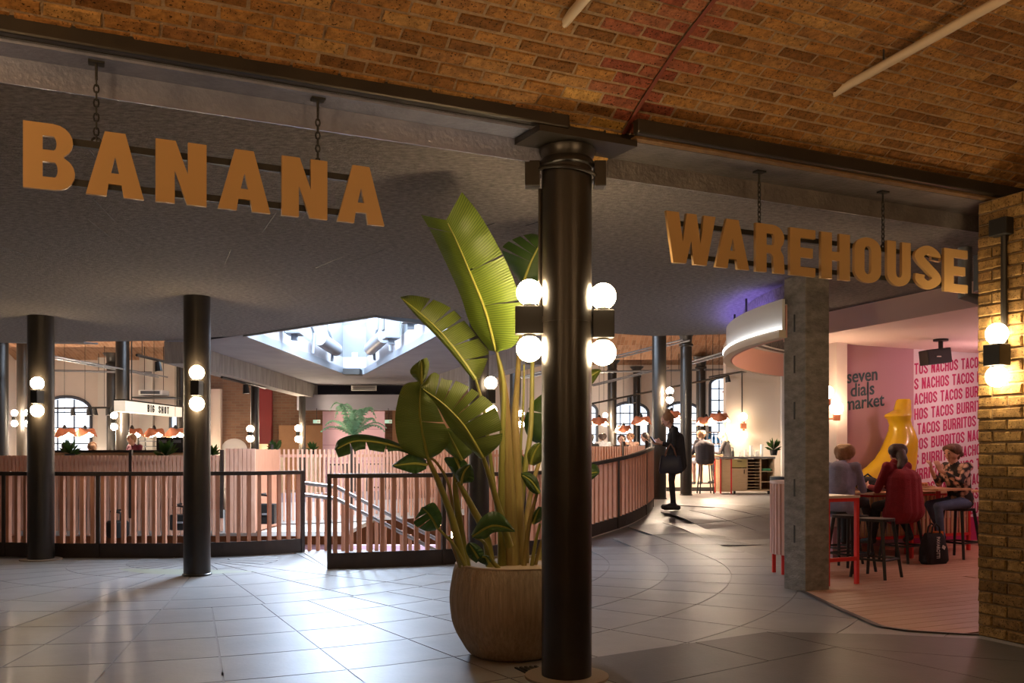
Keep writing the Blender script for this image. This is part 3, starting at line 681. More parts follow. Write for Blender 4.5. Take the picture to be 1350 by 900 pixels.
def farrail(lab, path, top, bot, fas, pitch=0.088, m=M_slat2, open_=False, postd=1.6):
    path = [Vector(p) for p in path]; L, at = along(path); p0, _ = at(0)
    t = thing('balustrade', lab, 'balustrade', Vector((p0.x, p0.y, 0.36)))
    n = int(L / pitch); me = slatmesh(0.036 if open_ else 0.045, 0.05, top - bot, m); meS = slatmesh(0.036 if open_ else 0.045, 0.05, top - bot - 0.08, m)
    for k in range(n + 1):
        q, d = at(L * k / n); child('slat', me if k % 3 else meS, t, Matrix.Translation(Vector((q.x, q.y, bot + (0 if k % 3 else 0.08)))) @ Matrix.Rotation(math.atan2(d.y, d.x), 4, 'Z'))
    for (z0, z1, mm, nm) in ((top - 0.16, top - 0.10, m, 'rail'), fas):
        mb = MB(); rows = []; pts = [at(L * k / 40) for k in range(41)]
        for off, z in ((0.03, z0), (0.06, z0), (0.06, z1), (0.03, z1), (0.03, z0)):
            rows.append([Vector((q.x, q.y, 0)) + Vector((-d.y, d.x, 0)).normalized() * off * SIDE + Vector((0, 0, z)) for q, d in pts])
        mb.grid(rows).build(nm, mm, t)
    for k in range(int(L / postd) + 1):
        q, d = at(k * postd); MB().box((q.x, q.y, (top + 0.1) / 2 + 0.1), (0.05, 0.06, top - 0.1), math.atan2(d.y, d.x)).build('post', M_iron, t)
    return t
SIDE = -1
farrail('close slatted salmon balustrade on the far left side of the stairwell', [(-5.1, 16.0, 0), (-10.4, 16.0, 0)], 1.30, -0.10, (0.02, 0.55, M_slat, 'fascia'), pitch=0.068)
farrail('open slatted salmon balustrade at the far end of the stairwell', [p for p in FR if p.x < 0.6], 1.42, 0.0, (0.16, 0.55, mat('pale_fascia', (0.42, 0.36, 0.37), 0.7), 'fascia'), pitch=0.088, open_=True)
farrail('close slatted salmon balustrade at the far right bend of the stairwell', [p for p in FR if p.x >= 0.6][2:], 1.50, 0.0, (0.02, 0.6, M_slat, 'fascia'))
bx = thing('balustrade_pier', 'solid salmon clad end pier of the far left balustrade', 'pier', (-4.85, 16.9, 0.3))
for k in range(7): MB().box((-4.55 - 0.075 * k, 16.02, 0.68), (0.066, 0.05, 1.48)).build('board', M_slat2, bx)
MB().box((-4.8, 16.95, 0.68), (0.5, 1.7, 1.46)).build('core', M_slat, bx)
# ---- stair going down behind the gate
st = thing('staircase', 'stair going down behind the gate with salmon slat side', 'staircase', (-2.6, 11.5, 0))
MB().prism([(-2.95, 12.32), (-2.14, 10.52), (-1.75, 10.62), (-1.75, 12.6), (-2.9, 12.6)], -0.2, 0.0).build('landing', M_tile, st)
for k in range(14):
    x = -1.75 + 0.27 * k; z = -0.17 * (k + 1)
    MB().box((x + 0.135, 11.55, z - 0.03), (0.29, 1.7, 0.06)).build('tread', M_tile2, st); MB().box((x, 11.55, z + 0.06), (0.03, 1.7, 0.16)).build('riser', M_conc, st)
def hz(x): return 0.93 - max(0.0, (x + 2.5)) * 0.52
me = slatmesh(0.045, 0.05, 1.0, M_slat)
k = 0; x = -2.78
while x < 1.3:
    zt = hz(x) - 0.16; me2 = me
    o = child('slat', me, st, Matrix.Translation(Vector((x, 12.5, zt - 0.98)))); x += 0.115
for off, nm in ((0.0, 'handrail'), (-0.16, 'lower_rail')):
    MB().tube([(-2.86, 12.42, hz(-2.9) + off - 0.08), (-2.84, 12.42, hz(-2.9) + off), (-2.4, 12.42, hz(-2.4) + off), (1.3, 12.42, hz(1.3) + off)], 0.026, 8).build(nm, mat('handrail_steel', (0.30, 0.26, 0.24), 0.3, 0.8), st, smooth=True)
MB().grid([[(-2.9, 12.56, hz(-2.9) - 0.95), (1.4, 12.56, hz(1.4) - 0.95)], [(-2.9, 12.56, hz(-2.9) - 1.9), (1.4, 12.56, hz(1.4) - 1.9)]]).build('string', M_slat, st)
# ---- level below
wallbox('floor_lower', (-2, 15, -3.3), (20, 20, 0.2), M_tile, 'floor of the lower level')
wallbox('wall_lower_back', (-2, 24.6, -1.7), (20, 0.2, 3.4), mat('lower_brown', (0.35, 0.16, 0.09), 0.8), 'brown back wall of the lower level')
wallbox('wall_lower_pink', (-2.9, 16.8, -1.9), (3.0, 0.15, 3.1), M_pinkp, 'pink wall of the lower level below the stair')
for nm, c, d in (('wall_lower_left', (-11, 15, -1.7), (0.1, 20, 3.4)), ('wall_lower_right', (5, 15, -1.7), (0.1, 20, 3.4)), ('wall_lower_near', (-2, 5.5, -1.7), (20, 0.1, 3.4))): wallbox(nm, c, d, M_slat, 'side wall of the lower level, ' + nm[11:])
wallbox('ceiling_lower', (-6, 20.5, -0.12), (6, 8, 0.08), mat('lower_white', (0.7, 0.66, 0.6), 0.8), 'pale edge under the far floor')
for px, py, Y, lab in ((330, 701, 20, 'single globe lamp below the far left balustrade'), (395, 682, 21, 'upper globe lamp below the atrium floor'), (405, 697, 21, 'lower globe lamp below the atrium floor'), (592, 705, 19, 'globe lamp seen low behind the small banana leaf'), (585, 690, 21, 'far globe lamp seen low behind the small banana leaf')):
    c = P(px, py, Y); t = thing('pendant_globe', lab, 'lamp', c, 0, 'globe lamps of the lower level')
    MB().ball(c, 0.09, 14, 8).build('bulb', glow('lower_globe_glow', (1.0, 0.62, 0.3), 40), t, smooth=True); MB().tube([c + Vector((0, 0, 0.08)), c + Vector((0, 0, 0.3))], 0.012, 6).build('cord', M_black, t)
# black loudspeakers on arms in the stairwell
for k, (px, py, w, h, lab) in enumerate(((155, 697, 0.36, 0.28, 'round black loudspeaker on an arm below the far left balustrade'), (353, 677, 0.27, 0.34, 'black twin loudspeaker on an arm near the stair'), (238, 688, 0.3, 0.26, 'black loudspeaker on an arm partly behind a column'))):
    c = P(px, py, 15.3); t = thing('loudspeaker', lab, 'speaker', c, 0, 'loudspeakers in the stairwell')
    if k == 0: MB().lathe([(0.15, -h / 2), (w / 2, -h / 2 + 0.04), (w / 2, h / 2 - 0.03), (0.15, h / 2)], c, 20).build('cabinet', M_black, t, smooth=True)
    else: MB().box(c, (w, 0.2, h)).build('cabinet', M_black, t, bevel=0.02)
    MB().tube([c + Vector((0.05, 0, h / 2)), c + Vector((0.05, 0, h / 2 + 0.13)), c + Vector((-0.2, 0.2, h / 2 + 0.14)), c + Vector((-0.2, 0.6, h / 2 + 0.14))], 0.018, 6).build('arm', M_black, t)
    MB().box(c + Vector((0, -0.11, 0)), (w * 0.5, 0.02, 0.03)).build('badge', mat('badge', (0.4, 0.4, 0.42), 0.4, 0.5), t)

# ================================================================== SIGNS
def arc(cx, cy, rx, ry, a0, a1, n=8): return [(cx + rx * math.cos(R(a0 + (a1 - a0) * k / n)), cy + ry * math.sin(R(a0 + (a1 - a0) * k / n))) for k in range(n + 1)]
def rbox(x0, y0, x1, y1, rx, ry): return arc(x0 + rx, y0 + ry, rx, ry, 180, 270) + arc(x1 - rx, y0 + ry, rx, ry, 270, 360) + arc(x1 - rx, y1 - ry, rx, ry, 0, 90) + arc(x0 + rx, y1 - ry, rx, ry, 90, 180)
def stroke(path, tx, ty):
    k = ty / tx; pts = crom([Vector((x * k, y, 0)) for x, y in path], 5); L_, R_ = [], []
    for i, p in enumerate(pts):
        d = (pts[min(i + 1, len(pts) - 1)] - pts[max(i - 1, 0)]).normalized(); n_ = Vector((-d.y, d.x, 0)) * ty / 2
        L_.append(((p + n_).x / k, (p + n_).y)); R_.append(((p - n_).x / k, (p - n_).y))
    return L_ + R_[::-1]
def glyph(c, t, y):
    """t: stem width / letter width, y: bar height / letter height"""
    h = t / 2
    if c == 'A': return [[(0, 0), (t * 0.95, 0), (t * 0.95 + 0.035, y), (1 - t * 0.95 - 0.035, y), (1 - t * 0.95, 0), (1, 0), (0.5 + t * 0.48, 1), (0.5 - t * 0.48, 1)], [(0.5 - 0.235 + h * 0.88, y + 0.17), (0.5, 0.62), (0.5 + 0.235 - h * 0.88, y + 0.17)]]
    if c == 'N': return [[(0, 0), (t, 0), (t, 0.52), (1 - t * 1.05, 0), (1, 0), (1, 1), (1 - t, 1), (1 - t, 0.48), (t * 1.05, 1), (0, 1)]]
    if c == 'B': return [[(0, 0)] + arc(0.6, 0.265, 0.4, 0.265, -90, 62) + arc(0.58, 0.745, 0.38, 0.255, -58, 90) + [(0, 1)], [(t, y), (t, 0.42)] + arc(0.6, (0.42 + y) / 2, max(0.06, 0.4 - t), (0.42 - y) / 2, 90, -90), [(t, 0.6), (t, 1 - y)] + arc(0.58, (1.6 - y) / 2, max(0.06, 0.37 - t), (0.4 - y) / 2, 90, -90)]
    if c == 'R': return [[(0, 0), (t, 0), (t, 0.4), (0.5, 0.4), (0.6, 0.34), (1 - t, 0), (1, 0), (0.97, 0.36), (0.86, 0.49)] + arc(0.58, 0.735, 0.41, 0.265, -42, 90) + [(0, 1)], [(t, 0.57), (t, 1 - y)] + arc(0.58, (1.57 - y) / 2, max(0.06, 0.4 - t), (0.43 - y) / 2, 90, -90)]
    if c == 'E': return [[(0, 0), (1, 0), (1, y), (t * 1.1, y), (t * 1.1, 0.5 - h * 0.55 / 1), (0.9, 0.5 - h * 0.55), (0.9, 0.5 + h * 0.55), (t * 1.1, 0.5 + h * 0.55), (t * 1.1, 1 - y), (1, 1 - y), (1, 1), (0, 1)]]
    if c == 'H': return [[(0, 0), (t, 0), (t, 0.5 - y / 2), (1 - t, 0.5 - y / 2), (1 - t, 0), (1, 0), (1, 1), (1 - t, 1), (1 - t, 0.5 + y / 2), (t, 0.5 + y / 2), (t, 1), (0, 1)]]
    if c == 'O': return [rbox(0, 0, 1, 1, 0.49, 0.27), rbox(t, y, 1 - t, 1 - y, (1 - 2 * t) * 0.49, 0.12)]
    if c == 'U': return [[(0, 1)] + arc(0.49, 0.27, 0.49, 0.27, 180, 270) + arc(0.51, 0.27, 0.49, 0.27, 270, 360) + [(1, 1), (1 - t, 1)] + arc(0.5, y + 0.12, 0.5 - t, 0.12, 0, -180) + [(t, 1)]]
    if c in 'SCG':
        a, b = h, 1 - h; lo, hi = y / 2, 1 - y / 2
        if c == 'S': return [stroke([(b, 0.67), (b, 0.80), (0.5, hi), (a, 0.80), (a, 0.68), (0.5, 0.50), (b, 0.32), (b, 0.20), (0.5, lo), (a, 0.20), (a, 0.33)], t, y)]
        p = [(b, 0.66), (b, 0.78), (0.5, hi), (a, 0.78), (a, 0.5), (a, 0.22), (0.5, lo), (b, 0.22), (b, 0.34)]
        if c == 'G': p = p[:-1] + [(b, 0.46), (0.55, 0.46)]
        return [stroke(p, t, y)]
    if c == 'T': return [[(0.5 - h, 0), (0.5 + h, 0), (0.5 + h, 1 - y), (1, 1 - y), (1, 1), (0, 1), (0, 1 - y), (0.5 - h, 1 - y)]]
    if c == 'I': return [[(0, 0), (1, 0), (1, 1), (0, 1)]]
    if c == 'W': return [[(0, 1), (0.255, 1), (0.33, 0.42), (0.41, 1), (0.61, 1), (0.69, 0.42), (0.76, 1), (1, 1), (0.815, 0), (0.555, 0), (0.50, 0.46), (0.395, 0), (0.14, 0)]]
def glyphmesh(loops, ex):
    cu = bpy.data.curves.new('g', 'CURVE'); cu.dimensions = '2D'; cu.fill_mode = 'BOTH'; cu.extrude = ex
    for l in loops:
        sp = cu.splines.new('POLY'); sp.points.add(len(l) - 1); sp.use_cyclic_u = True
        for p, q in zip(sp.points, l): p.co = (q[0], q[1], 0, 1)
    o = bpy.data.objects.new('g', cu); me = bpy.data.meshes.new_from_object(o)
    bpy.data.objects.remove(o); bpy.data.curves.remove(cu); return me
SO = -0.10
def sign(lab, word, spans, z0, z1, chains, s_ends):
    t = thing('hanging_sign', lab, 'sign', B((s_ends[0] + s_ends[1]) / 2, SO, z0))
    cache = {}
    for ch, (pa, pb) in zip(word, spans):
        s0, s1 = sB(pa, SO), sB(pb, SO)
        if ch not in cache: cache[ch] = glyphmesh(glyph(ch, 0.37, 0.19), 0.5)
        me = cache[ch].copy()
        X = Matrix((BD * (s1 - s0), Vector((0, 0, 1)) * (z1 - z0), -BN * 0.022)).transposed().to_4x4()
        T = WM[t.name].inverted() @ Matrix.Translation(B(s0, SO, z0)) @ X
        me.transform(T); me.materials.clear(); me.materials.append(M_gold); me.update()
        bm = bmesh.new(); bm.from_mesh(me); bmesh.ops.recalc_face_normals(bm, faces=bm.faces); bm.to_mesh(me); bm.free()
        o = bpy.data.objects.new('letter', me); COL.objects.link(o); o.parent = t; o['label'] = 'gold letter ' + ch
    for zz in (z0 + 0.052, z1 - 0.062):
        MB().prism([B(s_ends[0], SO + 0.014), B(s_ends[1], SO + 0.014), B(s_ends[1], SO + 0.04), B(s_ends[0], SO + 0.04)], zz - 0.016, zz + 0.016).build('rail', M_black, t)
    for px in chains:
        s = sB(px, SO + 0.027); zt = 3.165; zb = z1 - 0.045; mb = MB(); nl = int((zt - 0.07 - zb) / 0.032)
        for k in range(nl):
            zc = zb + 0.016 + k * (zt - 0.07 - zb) / nl; ax = BD if k % 2 else BN
            mb.tube([B(s, SO + 0.027, zc) + ax * 0.011 * math.cos(R(a)) + Vector((0, 0, 0.021 * math.sin(R(a)))) for a in range(0, 361, 45)], 0.0042, 5, cap=False)
        mb.tube([B(s, SO + 0.027, zb) + BD * 0.02 * math.cos(R(a)) + Vector((0, 0, 0.02 * math.sin(R(a)))) for a in range(0, 361, 30)], 0.006, 6, cap=False)
        stuff(mb.build('chain', M_black, t, smooth=True))
        MB().tube([B(s, SO + 0.027, zt), B(s, SO + 0.027, zt - 0.08)], 0.007, 6).build('hook', M_black, t)
        MB().prism([B(s - 0.035, SO), B(s + 0.035, SO), B(s + 0.035, SO + 0.05), B(s - 0.035, SO + 0.05)], 3.158, 3.168).build('ceiling_plate', M_black, t)
    return t
sign('gold letters spelling BANANA on black rails hung by chains', 'BANANA', [(30.5, 99), (113, 189.5), (205, 272), (287, 356), (371, 431), (444, 506)], 2.537, 2.838, (127, 419), (sB(90, SO), sB(468, SO)))
sign('gold letters spelling WAREHOUSE on black rails hung by chains', 'WAREHOUSE', [(877, 942), (942, 986.5), (995, 1033), (1040, 1073.5), (1081, 1119), (1125, 1160), (1168, 1199), (1205.5, 1238), (1243, 1274)], 2.508, 2.82, (1001, 1164), (sB(893, SO), sB(1256, SO)))
# white ceiling tubes under the vault
for (a, b, lab) in ((P(1075, 136, 5.62), P(1330, -6, 4.50), 'long ivory tube with pointed end under the right brick vault'), (P(714, 65, 4.95), P(790, -24, 4.25), 'short ivory tube end under the left brick vault')):
    t = thing('ceiling_tube', lab, 'tube', a); b = a + (b - a) * 1.35; d = (b - a).normalized()
    MB().tube([a, a + d * 0.05, a + d * 0.12, b], [0.004, 0.018, 0.026, 0.026], 12).build('tube', M_tube, t, smooth=True)
    for k in (0.3, 0.75): q = a.lerp(b, k); MB().tube([q, q + Vector((0, 0, 0.35))], 0.006, 6).build('hanger', M_black, t)

# ================================================================== PLANTER AND BANANA PLANT
pot = thing('planter', 'large round ribbed taupe planter holding the banana plant', 'planter', (0.0, 6.05, 0))
prof = [(0.20, 0.0), (0.27, 0.012), (0.33, 0.09), (0.385, 0.2), (0.408, 0.32), (0.405, 0.45), (0.388, 0.55), (0.372, 0.605)]
seg = 240; mb = MB(); rows = []
sm_ = crom([Vector((r_, 0, z)) for r_, z in prof], 4)
for p in sm_:
    row = []
    for k in range(seg):
        t = 2 * math.pi * k / seg; q = p.x + ((0.0045 if k % 2 else 0.0) * (0.6 + 0.4 * math.sin(p.z * 22 + k * 1.7)) + 0.002 * math.sin(k * 0.9 + 5 * p.z) if 0.012 < p.z < 0.6 else 0)
        row.append((q * math.cos(t), 6.05 + q * math.sin(t), p.z))
    rows.append(row)
mb.grid(rows, closed=True); mb.build('body', mat('taupe_stoneware', (0.26, 0.195, 0.13), 0.8, var=(0.42, 0.32, 0.22), scale=26, stretch=(2.2, 2.2, 0.14), bump=0.5, bscale=50), pot, smooth=True)
mb = MB().lathe([(0.374, 0.60), (0.378, 0.607), (0.374, 0.612), (0.352, 0.612), (0.345, 0.60), (0.345, 0.52), (0.0, 0.52)], (0, 6.05, 0), 60); mb.build('rim', mat('rim_taupe', (0.44, 0.33, 0.225), 0.8), pot, smooth=True)
MB().lathe([(0.343, 0.535), (0.2, 0.56), (0.0, 0.565)], (0, 6.05, 0), 30).build('soil', mat('soil', (0.03, 0.02, 0.012), 0.95, var=(0.07, 0.045, 0.03), scale=40, bump=0.8), pot)

def leafmat(name, c1, c2, rough=0.42, tr=0.35):
    m = bpy.data.materials.new(name); m.use_nodes = True; nt = m.node_tree; b = nt.nodes['Principled BSDF']; b.inputs['Roughness'].default_value = rough
    uv = nt.nodes.new('ShaderNodeUVMap'); sp = nt.nodes.new('ShaderNodeSeparateXYZ'); nt.links.new(uv.outputs[0], sp.inputs[0])
    w = nt.nodes.new('ShaderNodeTexWave'); w.inputs['Scale'].default_value = 11; w.inputs['Distortion'].default_value = 0.8; w.inputs['Detail'].default_value = 2
    nt.links.new(uv.outputs[0], w.inputs['Vector'])
    r = nt.nodes.new('ShaderNodeValToRGB'); r.color_ramp.elements[0].color = (*c1, 1); r.color_ramp.elements[1].color = (*c2, 1); r.color_ramp.elements[0].position = 0.15
    nt.links.new(w.outputs['Fac'], r.inputs[0]); nt.links.new(r.outputs[0], b.inputs['Base Color'])
    bp = nt.nodes.new('ShaderNodeBump'); bp.inputs['Strength'].default_value = 0.35; bp.inputs['Distance'].default_value = 0.01; nt.links.new(w.outputs['Fac'], bp.inputs['Height']); nt.links.new(bp.outputs[0], b.inputs['Normal'])
    t = nt.nodes.new('ShaderNodeBsdfTranslucent'); nt.links.new(r.outputs[0], t.inputs[0]); mx = nt.nodes.new('ShaderNodeMixShader'); mx.inputs[0].default_value = tr
    nt.links.new(b.outputs[0], mx.inputs[1]); nt.links.new(t.outputs[0], mx.inputs[2]); nt.links.new(mx.outputs[0], nt.nodes['Material Output'].inputs[0])
    return m
LG = leafmat('leaf_bright', (0.13, 0.20, 0.022), (0.21, 0.30, 0.035)); LM = leafmat('leaf_olive', (0.10, 0.135, 0.018), (0.16, 0.20, 0.03)); LD = leafmat('leaf_dark', (0.035, 0.075, 0.014), (0.06, 0.11, 0.022), 0.35)
M_stem = mat('petiole', (0.20, 0.20, 0.035), 0.5, var=(0.26, 0.22, 0.05), scale=6, stretch=(3, 3, 0.5)); M_trunk = mat('sheath', (0.20, 0.12, 0.04), 0.65, var=(0.30, 0.24, 0.06), scale=5, stretch=(5, 5, 0.4), bump=0.3)
M_rib = mat('midrib', (0.30, 0.30, 0.05), 0.5)
plant = thing('banana_plant', 'tall banana plant with paddle leaves growing in the ribbed planter', 'plant', (0, 6.05, 0.55))
def resamp(pts, n):
    v_ = [Vector((p[0], p[1], 0)) for p in pts]; v_ = crom(v_, 6); L, at = along(v_); return [at(L * k / (n - 1))[0] for k in range(n)]
VEIN = 1.9
def leaf(mid, left, right, Y0_, Y1_, dl, dr, m, cutsL=(), cutsR=(), bulge=0.02, gap=0.018, n=40):
    """mid/left/right outlines run from leaf base to tip; Y0..Y1 depth of the rib, dl/dr how far each edge bends back or forward"""
    M_, L_, R_ = resamp(mid, n), resamp(left, n), resamp(right, n)
    root = None
    for edge, dd, cuts in ((L_, dl, cutsL), (R_, dr, cutsR)):
        mb = MB(); uvd = {}; WMI = WM[plant.name].inverted()
        cs = [0.0] + list(cuts) + [1.0]
        for a, b in zip(cs, cs[1:]):
            cnt = max(3, int((b - a) * n)); rows = []
            tw = random.uniform(-0.03, 0.03) if len(cs) > 2 else 0
            for i in range(cnt + 1):
                t = a + (b - a) * i / cnt; row = []
                for j in range(6):
                    w = j / 5
                    e = 0.0
                    if a > 0: e += gap * (1 - i / cnt)
                    if b < 1: e -= gap * (i / cnt)
                    te = min(1, max(0, t + e * w * 1.0)); f = te * (n - 1); k = min(n - 2, int(f)); fr = f - k
                    pm_ = M_[k].lerp(M_[k + 1], fr) if j == 0 else M_[k].lerp(M_[k + 1], fr)
                    pe = edge[k].lerp(edge[k + 1], fr); q = pm_.lerp(pe, w)
                    Y = Y0_ + (Y1_ - Y0_) * t + dd * w + tw * w - bulge * math.sin(math.pi * w) + 0.006 * w * math.sin(t * 40)
                    w3 = P(q.x, q.y, Y); row.append(w3); uvd[tuple(round(c_, 4) for c_ in WMI @ w3)] = (t, w)
                rows.append(row)
            base = len(mb.v); mb.grid(rows)
        root_ = mb
        o = None
        me_name = 'leaf'
        # uv: x along rib, y across
        o = mb.build('leaf', m, plant, smooth=True)
        uvl = o.data.uv_layers.new(name='UVMap'); keys = list(uvd)
        for lp in o.data.loops:
            cc_ = o.data.vertices[lp.vertex_index].co; k_ = tuple(round(c_, 4) for c_ in cc_)
            if k_ not in uvd: k_ = min(keys, key=lambda q_: (q_[0] - cc_.x) ** 2 + (q_[1] - cc_.y) ** 2 + (q_[2] - cc_.z) ** 2)
            uvl.data[lp.index].uv = (uvd[k_][0] * VEIN - uvd[k_][1] * 0.06, uvd[k_][1] * 0.05)
        if root is None: root = o
        else:
            o.name = 'leaf_half'; o.parent = root
    rb = MB().tube([P(M_[k].x, M_[k].y, Y0_ + (Y1_ - Y0_) * k / (n - 1) - 0.004) for k in range(0, n, 2)], [0.011 - 0.008 * k / n for k in range(0, n, 2)], 6)
    rb.build('midrib', M_rib, root, smooth=True, local=False) if False else None
    inv = WM[plant.name].inverted(); rb.v = [inv @ q for q in rb.v]; ro = rb.build('midrib', M_rib, None, smooth=True); ro.parent = root
    return root
def stem(pts, Ys, rs, m=M_stem, nm='stem'):
    q = crom([P(p[0], p[1], Y) for p, Y in zip(pts, Ys)], 5); nn = len(q)
    rr_ = [rs[0] + (rs[1] - rs[0]) * k / (nn - 1) for k in range(nn)]
    MB().tube(q, rr_, 10).build(nm, m, plant, smooth=True)
# great upright leaf
leaf([(654, 463), (640, 410), (620, 360), (602, 318), (588, 290)], [(645, 462), (620, 427), (607, 389), (583, 336), (568, 305), (555, 283)], [(656, 464), (681, 452), (688, 410), (676, 365), (657, 325), (632, 282), (609, 253)], 5.85, 5.55, 0.10, -0.05, LG, cutsL=(0.9,), cutsR=(0.34, 0.6), gap=0.006)
# arching leaf on the left
leaf([(627, 499), (607, 470), (583, 440), (557, 415), (528, 392)], [(624, 502), (602, 474), (578, 446), (552, 420), (528, 393)], [(630, 505), (644, 468), (634, 450), (603, 413), (577, 397), (545, 389), (528, 391)], 5.9, 5.75, -0.02, 0.12, LM, cutsR=(0.2, 0.36, 0.52, 0.62, 0.78), gap=0.012)
# hanging front leaf
leaf([(564, 604), (560, 585), (555, 559), (553, 534), (555, 506)], [(562, 605), (540, 598), (526, 585), (521, 559), (523, 534), (532, 508), (553, 502)], [(566, 605), (583, 595), (593, 577), (583, 552), (573, 529), (563, 512), (556, 503)], 5.75, 5.55, -0.02, 0.06, LM, cutsR=(0.5,), gap=0.01)
leaf([(556, 506), (556, 492), (555, 474)], [(553, 505), (541, 492), (543, 484), (552, 476)], [(558, 506), (563, 495), (566, 480), (563, 471)], 5.56, 5.5, 0.02, 0.02, LM, n=14)
# leaf with torn upper edge, centre
leaf([(637, 603), (619, 572), (606, 554), (583, 531), (555, 511)], [(634, 605), (606, 579), (590, 560), (574, 532), (555, 512)], [(640, 603), (661, 582), (660, 557), (651, 534), (630, 517), (602, 502), (585, 500), (572, 490), (556, 508)], 5.7, 5.5, 0.05, 0.03, LM, cutsR=(0.22, 0.4, 0.52, 0.6, 0.72, 0.82), gap=0.010)
# dark leaf reaching far left
leaf([(545, 597), (520, 588), (490, 582), (465, 582), (442, 593)], [(543, 600), (524, 594), (505, 596), (478, 592), (460, 599), (446, 603)], [(546, 594), (525, 584), (505, 577), (473, 572), (447, 579), (441, 592)], 5.75, 5.5, -0.06, 0.06, LD, cutsL=(0.35, 0.6, 0.8), gap=0.025, n=30)
leaf([(562, 613), (545, 611), (517, 614)], [(562, 618), (548, 624), (532, 620), (517, 615)], [(562, 606), (545, 597), (534, 601), (517, 613)], 5.75, 5.6, -0.03, 0.05, LD, n=20)
# small leaves
leaf([(577, 696), (570, 684), (562, 674), (556, 668)], [(574, 699), (562, 700), (548, 693), (546, 686), (554, 672)], [(580, 695), (583, 682), (578, 670), (571, 662), (558, 668)], 5.75, 5.6, 0.03, -0.02, LD, cutsL=(0.45, 0.7), gap=0.022, n=22)
leaf([(624, 707), (645, 694), (662, 694), (679, 700)], [(622, 709), (640, 710), (650, 702), (666, 701), (679, 701)], [(621, 705), (634, 683), (648, 674), (662, 678), (679, 699)], 5.6, 5.5, -0.04, 0.02, LD, n=22)
leaf([(609, 606), (600, 588), (589, 566)], [(604, 606), (588, 594), (579, 580), (588, 565)], [(613, 605), (625, 592), (616, 575), (606, 565), (590, 564)], 5.85, 5.75, 0.03, 0.03, LM, n=20)
leaf([(608, 637), (612, 622), (620, 612)], [(604, 634), (601, 622), (612, 613), (620, 611)], [(611, 637), (624, 634), (624, 620), (621, 612)], 5.8, 5.75, 0.03, 0.03, LD, n=16)
leaf([(600, 602), (606, 618), (608, 640)], [(597, 602), (585, 604), (596, 622), (606, 640)], [(603, 600), (616, 610), (614, 626), (610, 640)], 5.9, 5.85, 0.04, 0.02, LD, n=16)
leaf([(722, 585), (716, 560), (722, 520)], [(716, 587), (700, 580), (692, 566), (692, 550), (702, 530), (720, 515)], [(724, 586), (742, 575), (748, 550), (738, 525), (724, 515)], 6.3, 6.15, 0.06, 0.06, LD, cutsL=(0.62,), n=24)
leaf([(690, 372), (700, 345), (716, 314)], [(684, 370), (668, 345), (662, 326), (679, 314), (700, 308), (714, 311)], [(694, 373), (725, 365), (745, 340), (738, 320), (718, 312)], 6.5, 6.3, 0.08, 0.06, LD, cutsL=(0.45, 0.6, 0.75), gap=0.02, n=26)
leaf([(677, 648), (680, 622), (679, 592)], [(675, 647), (672, 625), (673, 600), (678, 591)], [(680, 648), (691, 628), (692, 606), (681, 591)], 6.2, 6.15, 0.04, 0.05, LD, cutsR=(0.4,), n=20)
leaf([(711, 650), (700, 634), (687, 625)], [(707, 652), (697, 645), (687, 628)], [(713, 648), (708, 630), (696, 622), (687, 623)], 5.85, 5.8, 0.0, 0.04, LD, n=16)
leaf([(700, 612), (704, 598), (712, 584)], [(697, 612), (695, 598), (703, 586), (711, 583)], [(704, 614), (716, 606), (719, 592), (713, 584)], 5.95, 5.9, 0.03, 0.04, LM, n=16)
leaf([(760, 640), (776, 625), (790, 622)], [(760, 644), (778, 634), (790, 624)], [(760, 634), (774, 614), (786, 612), (791, 621)], 6.5, 6.55, 0.0, 0.04, LD, n=14)
leaf([(755, 520), (772, 500), (792, 488)], [(757, 523), (780, 507), (792, 490)], [(752, 516), (768, 492), (784, 486), (792, 487)], 6.5, 6.5, 0.0, 0.04, LM, n=14)
leaf([(703, 690), (707, 678), (712, 668)], [(701, 690), (702, 678), (710, 667)], [(706, 691), (715, 684), (716, 672), (713, 667)], 5.9, 5.85, 0.02, 0.02, LD, n=14)
leaf([(632, 738), (626, 728), (618, 716)], [(628, 742), (618, 734), (614, 722), (617, 715)], [(636, 740), (638, 728), (630, 718), (620, 714)], 5.78, 5.74, 0.02, 0.02, LD, n=14)
leaf([(645, 742), (640, 734), (634, 734)], [(642, 745), (634, 742), (628, 738)], [(648, 741), (645, 733), (636, 731)], 5.75, 5.7, 0.02, 0.02, LD, n=12)
# stems
stem([(674, 755), (672, 690), (668, 610), (666, 540), (661, 492), (655, 464)], [6.0, 6.0, 5.98, 5.95, 5.9, 5.85], (0.068, 0.009), M_trunk, 'trunk')
stem([(684, 755), (683, 660), (679, 560), (682, 500), (690, 372)], [6.02, 6.02, 6.05, 6.2, 6.5], (0.045, 0.010), M_trunk, 'stem')
stem([(662, 755), (661, 680), (662, 580), (664, 510), (655, 463)], [5.95, 5.93, 5.92, 5.9, 5.85], (0.03, 0.010))
stem([(674, 600), (668, 540), (661, 500), (627, 499)], [5.95, 5.95, 5.93, 5.9], (0.02, 0.009)) if False else None
stem([(664, 755), (656, 680), (645, 590), (638, 540), (627, 499)], [5.98, 5.95, 5.95, 5.93, 5.9], (0.016, 0.009))
stem([(672, 720), (658, 672), (646, 630), (637, 603)], [5.9, 5.82, 5.76, 5.7], (0.026, 0.013))
stem([(612, 752), (598, 690), (580, 640), (564, 604)], [5.9, 5.85, 5.8, 5.75], (0.030, 0.014))
stem([(616, 752), (606, 690), (600, 640), (603, 600)], [5.95, 5.95, 5.92, 5.9], (0.030, 0.012))
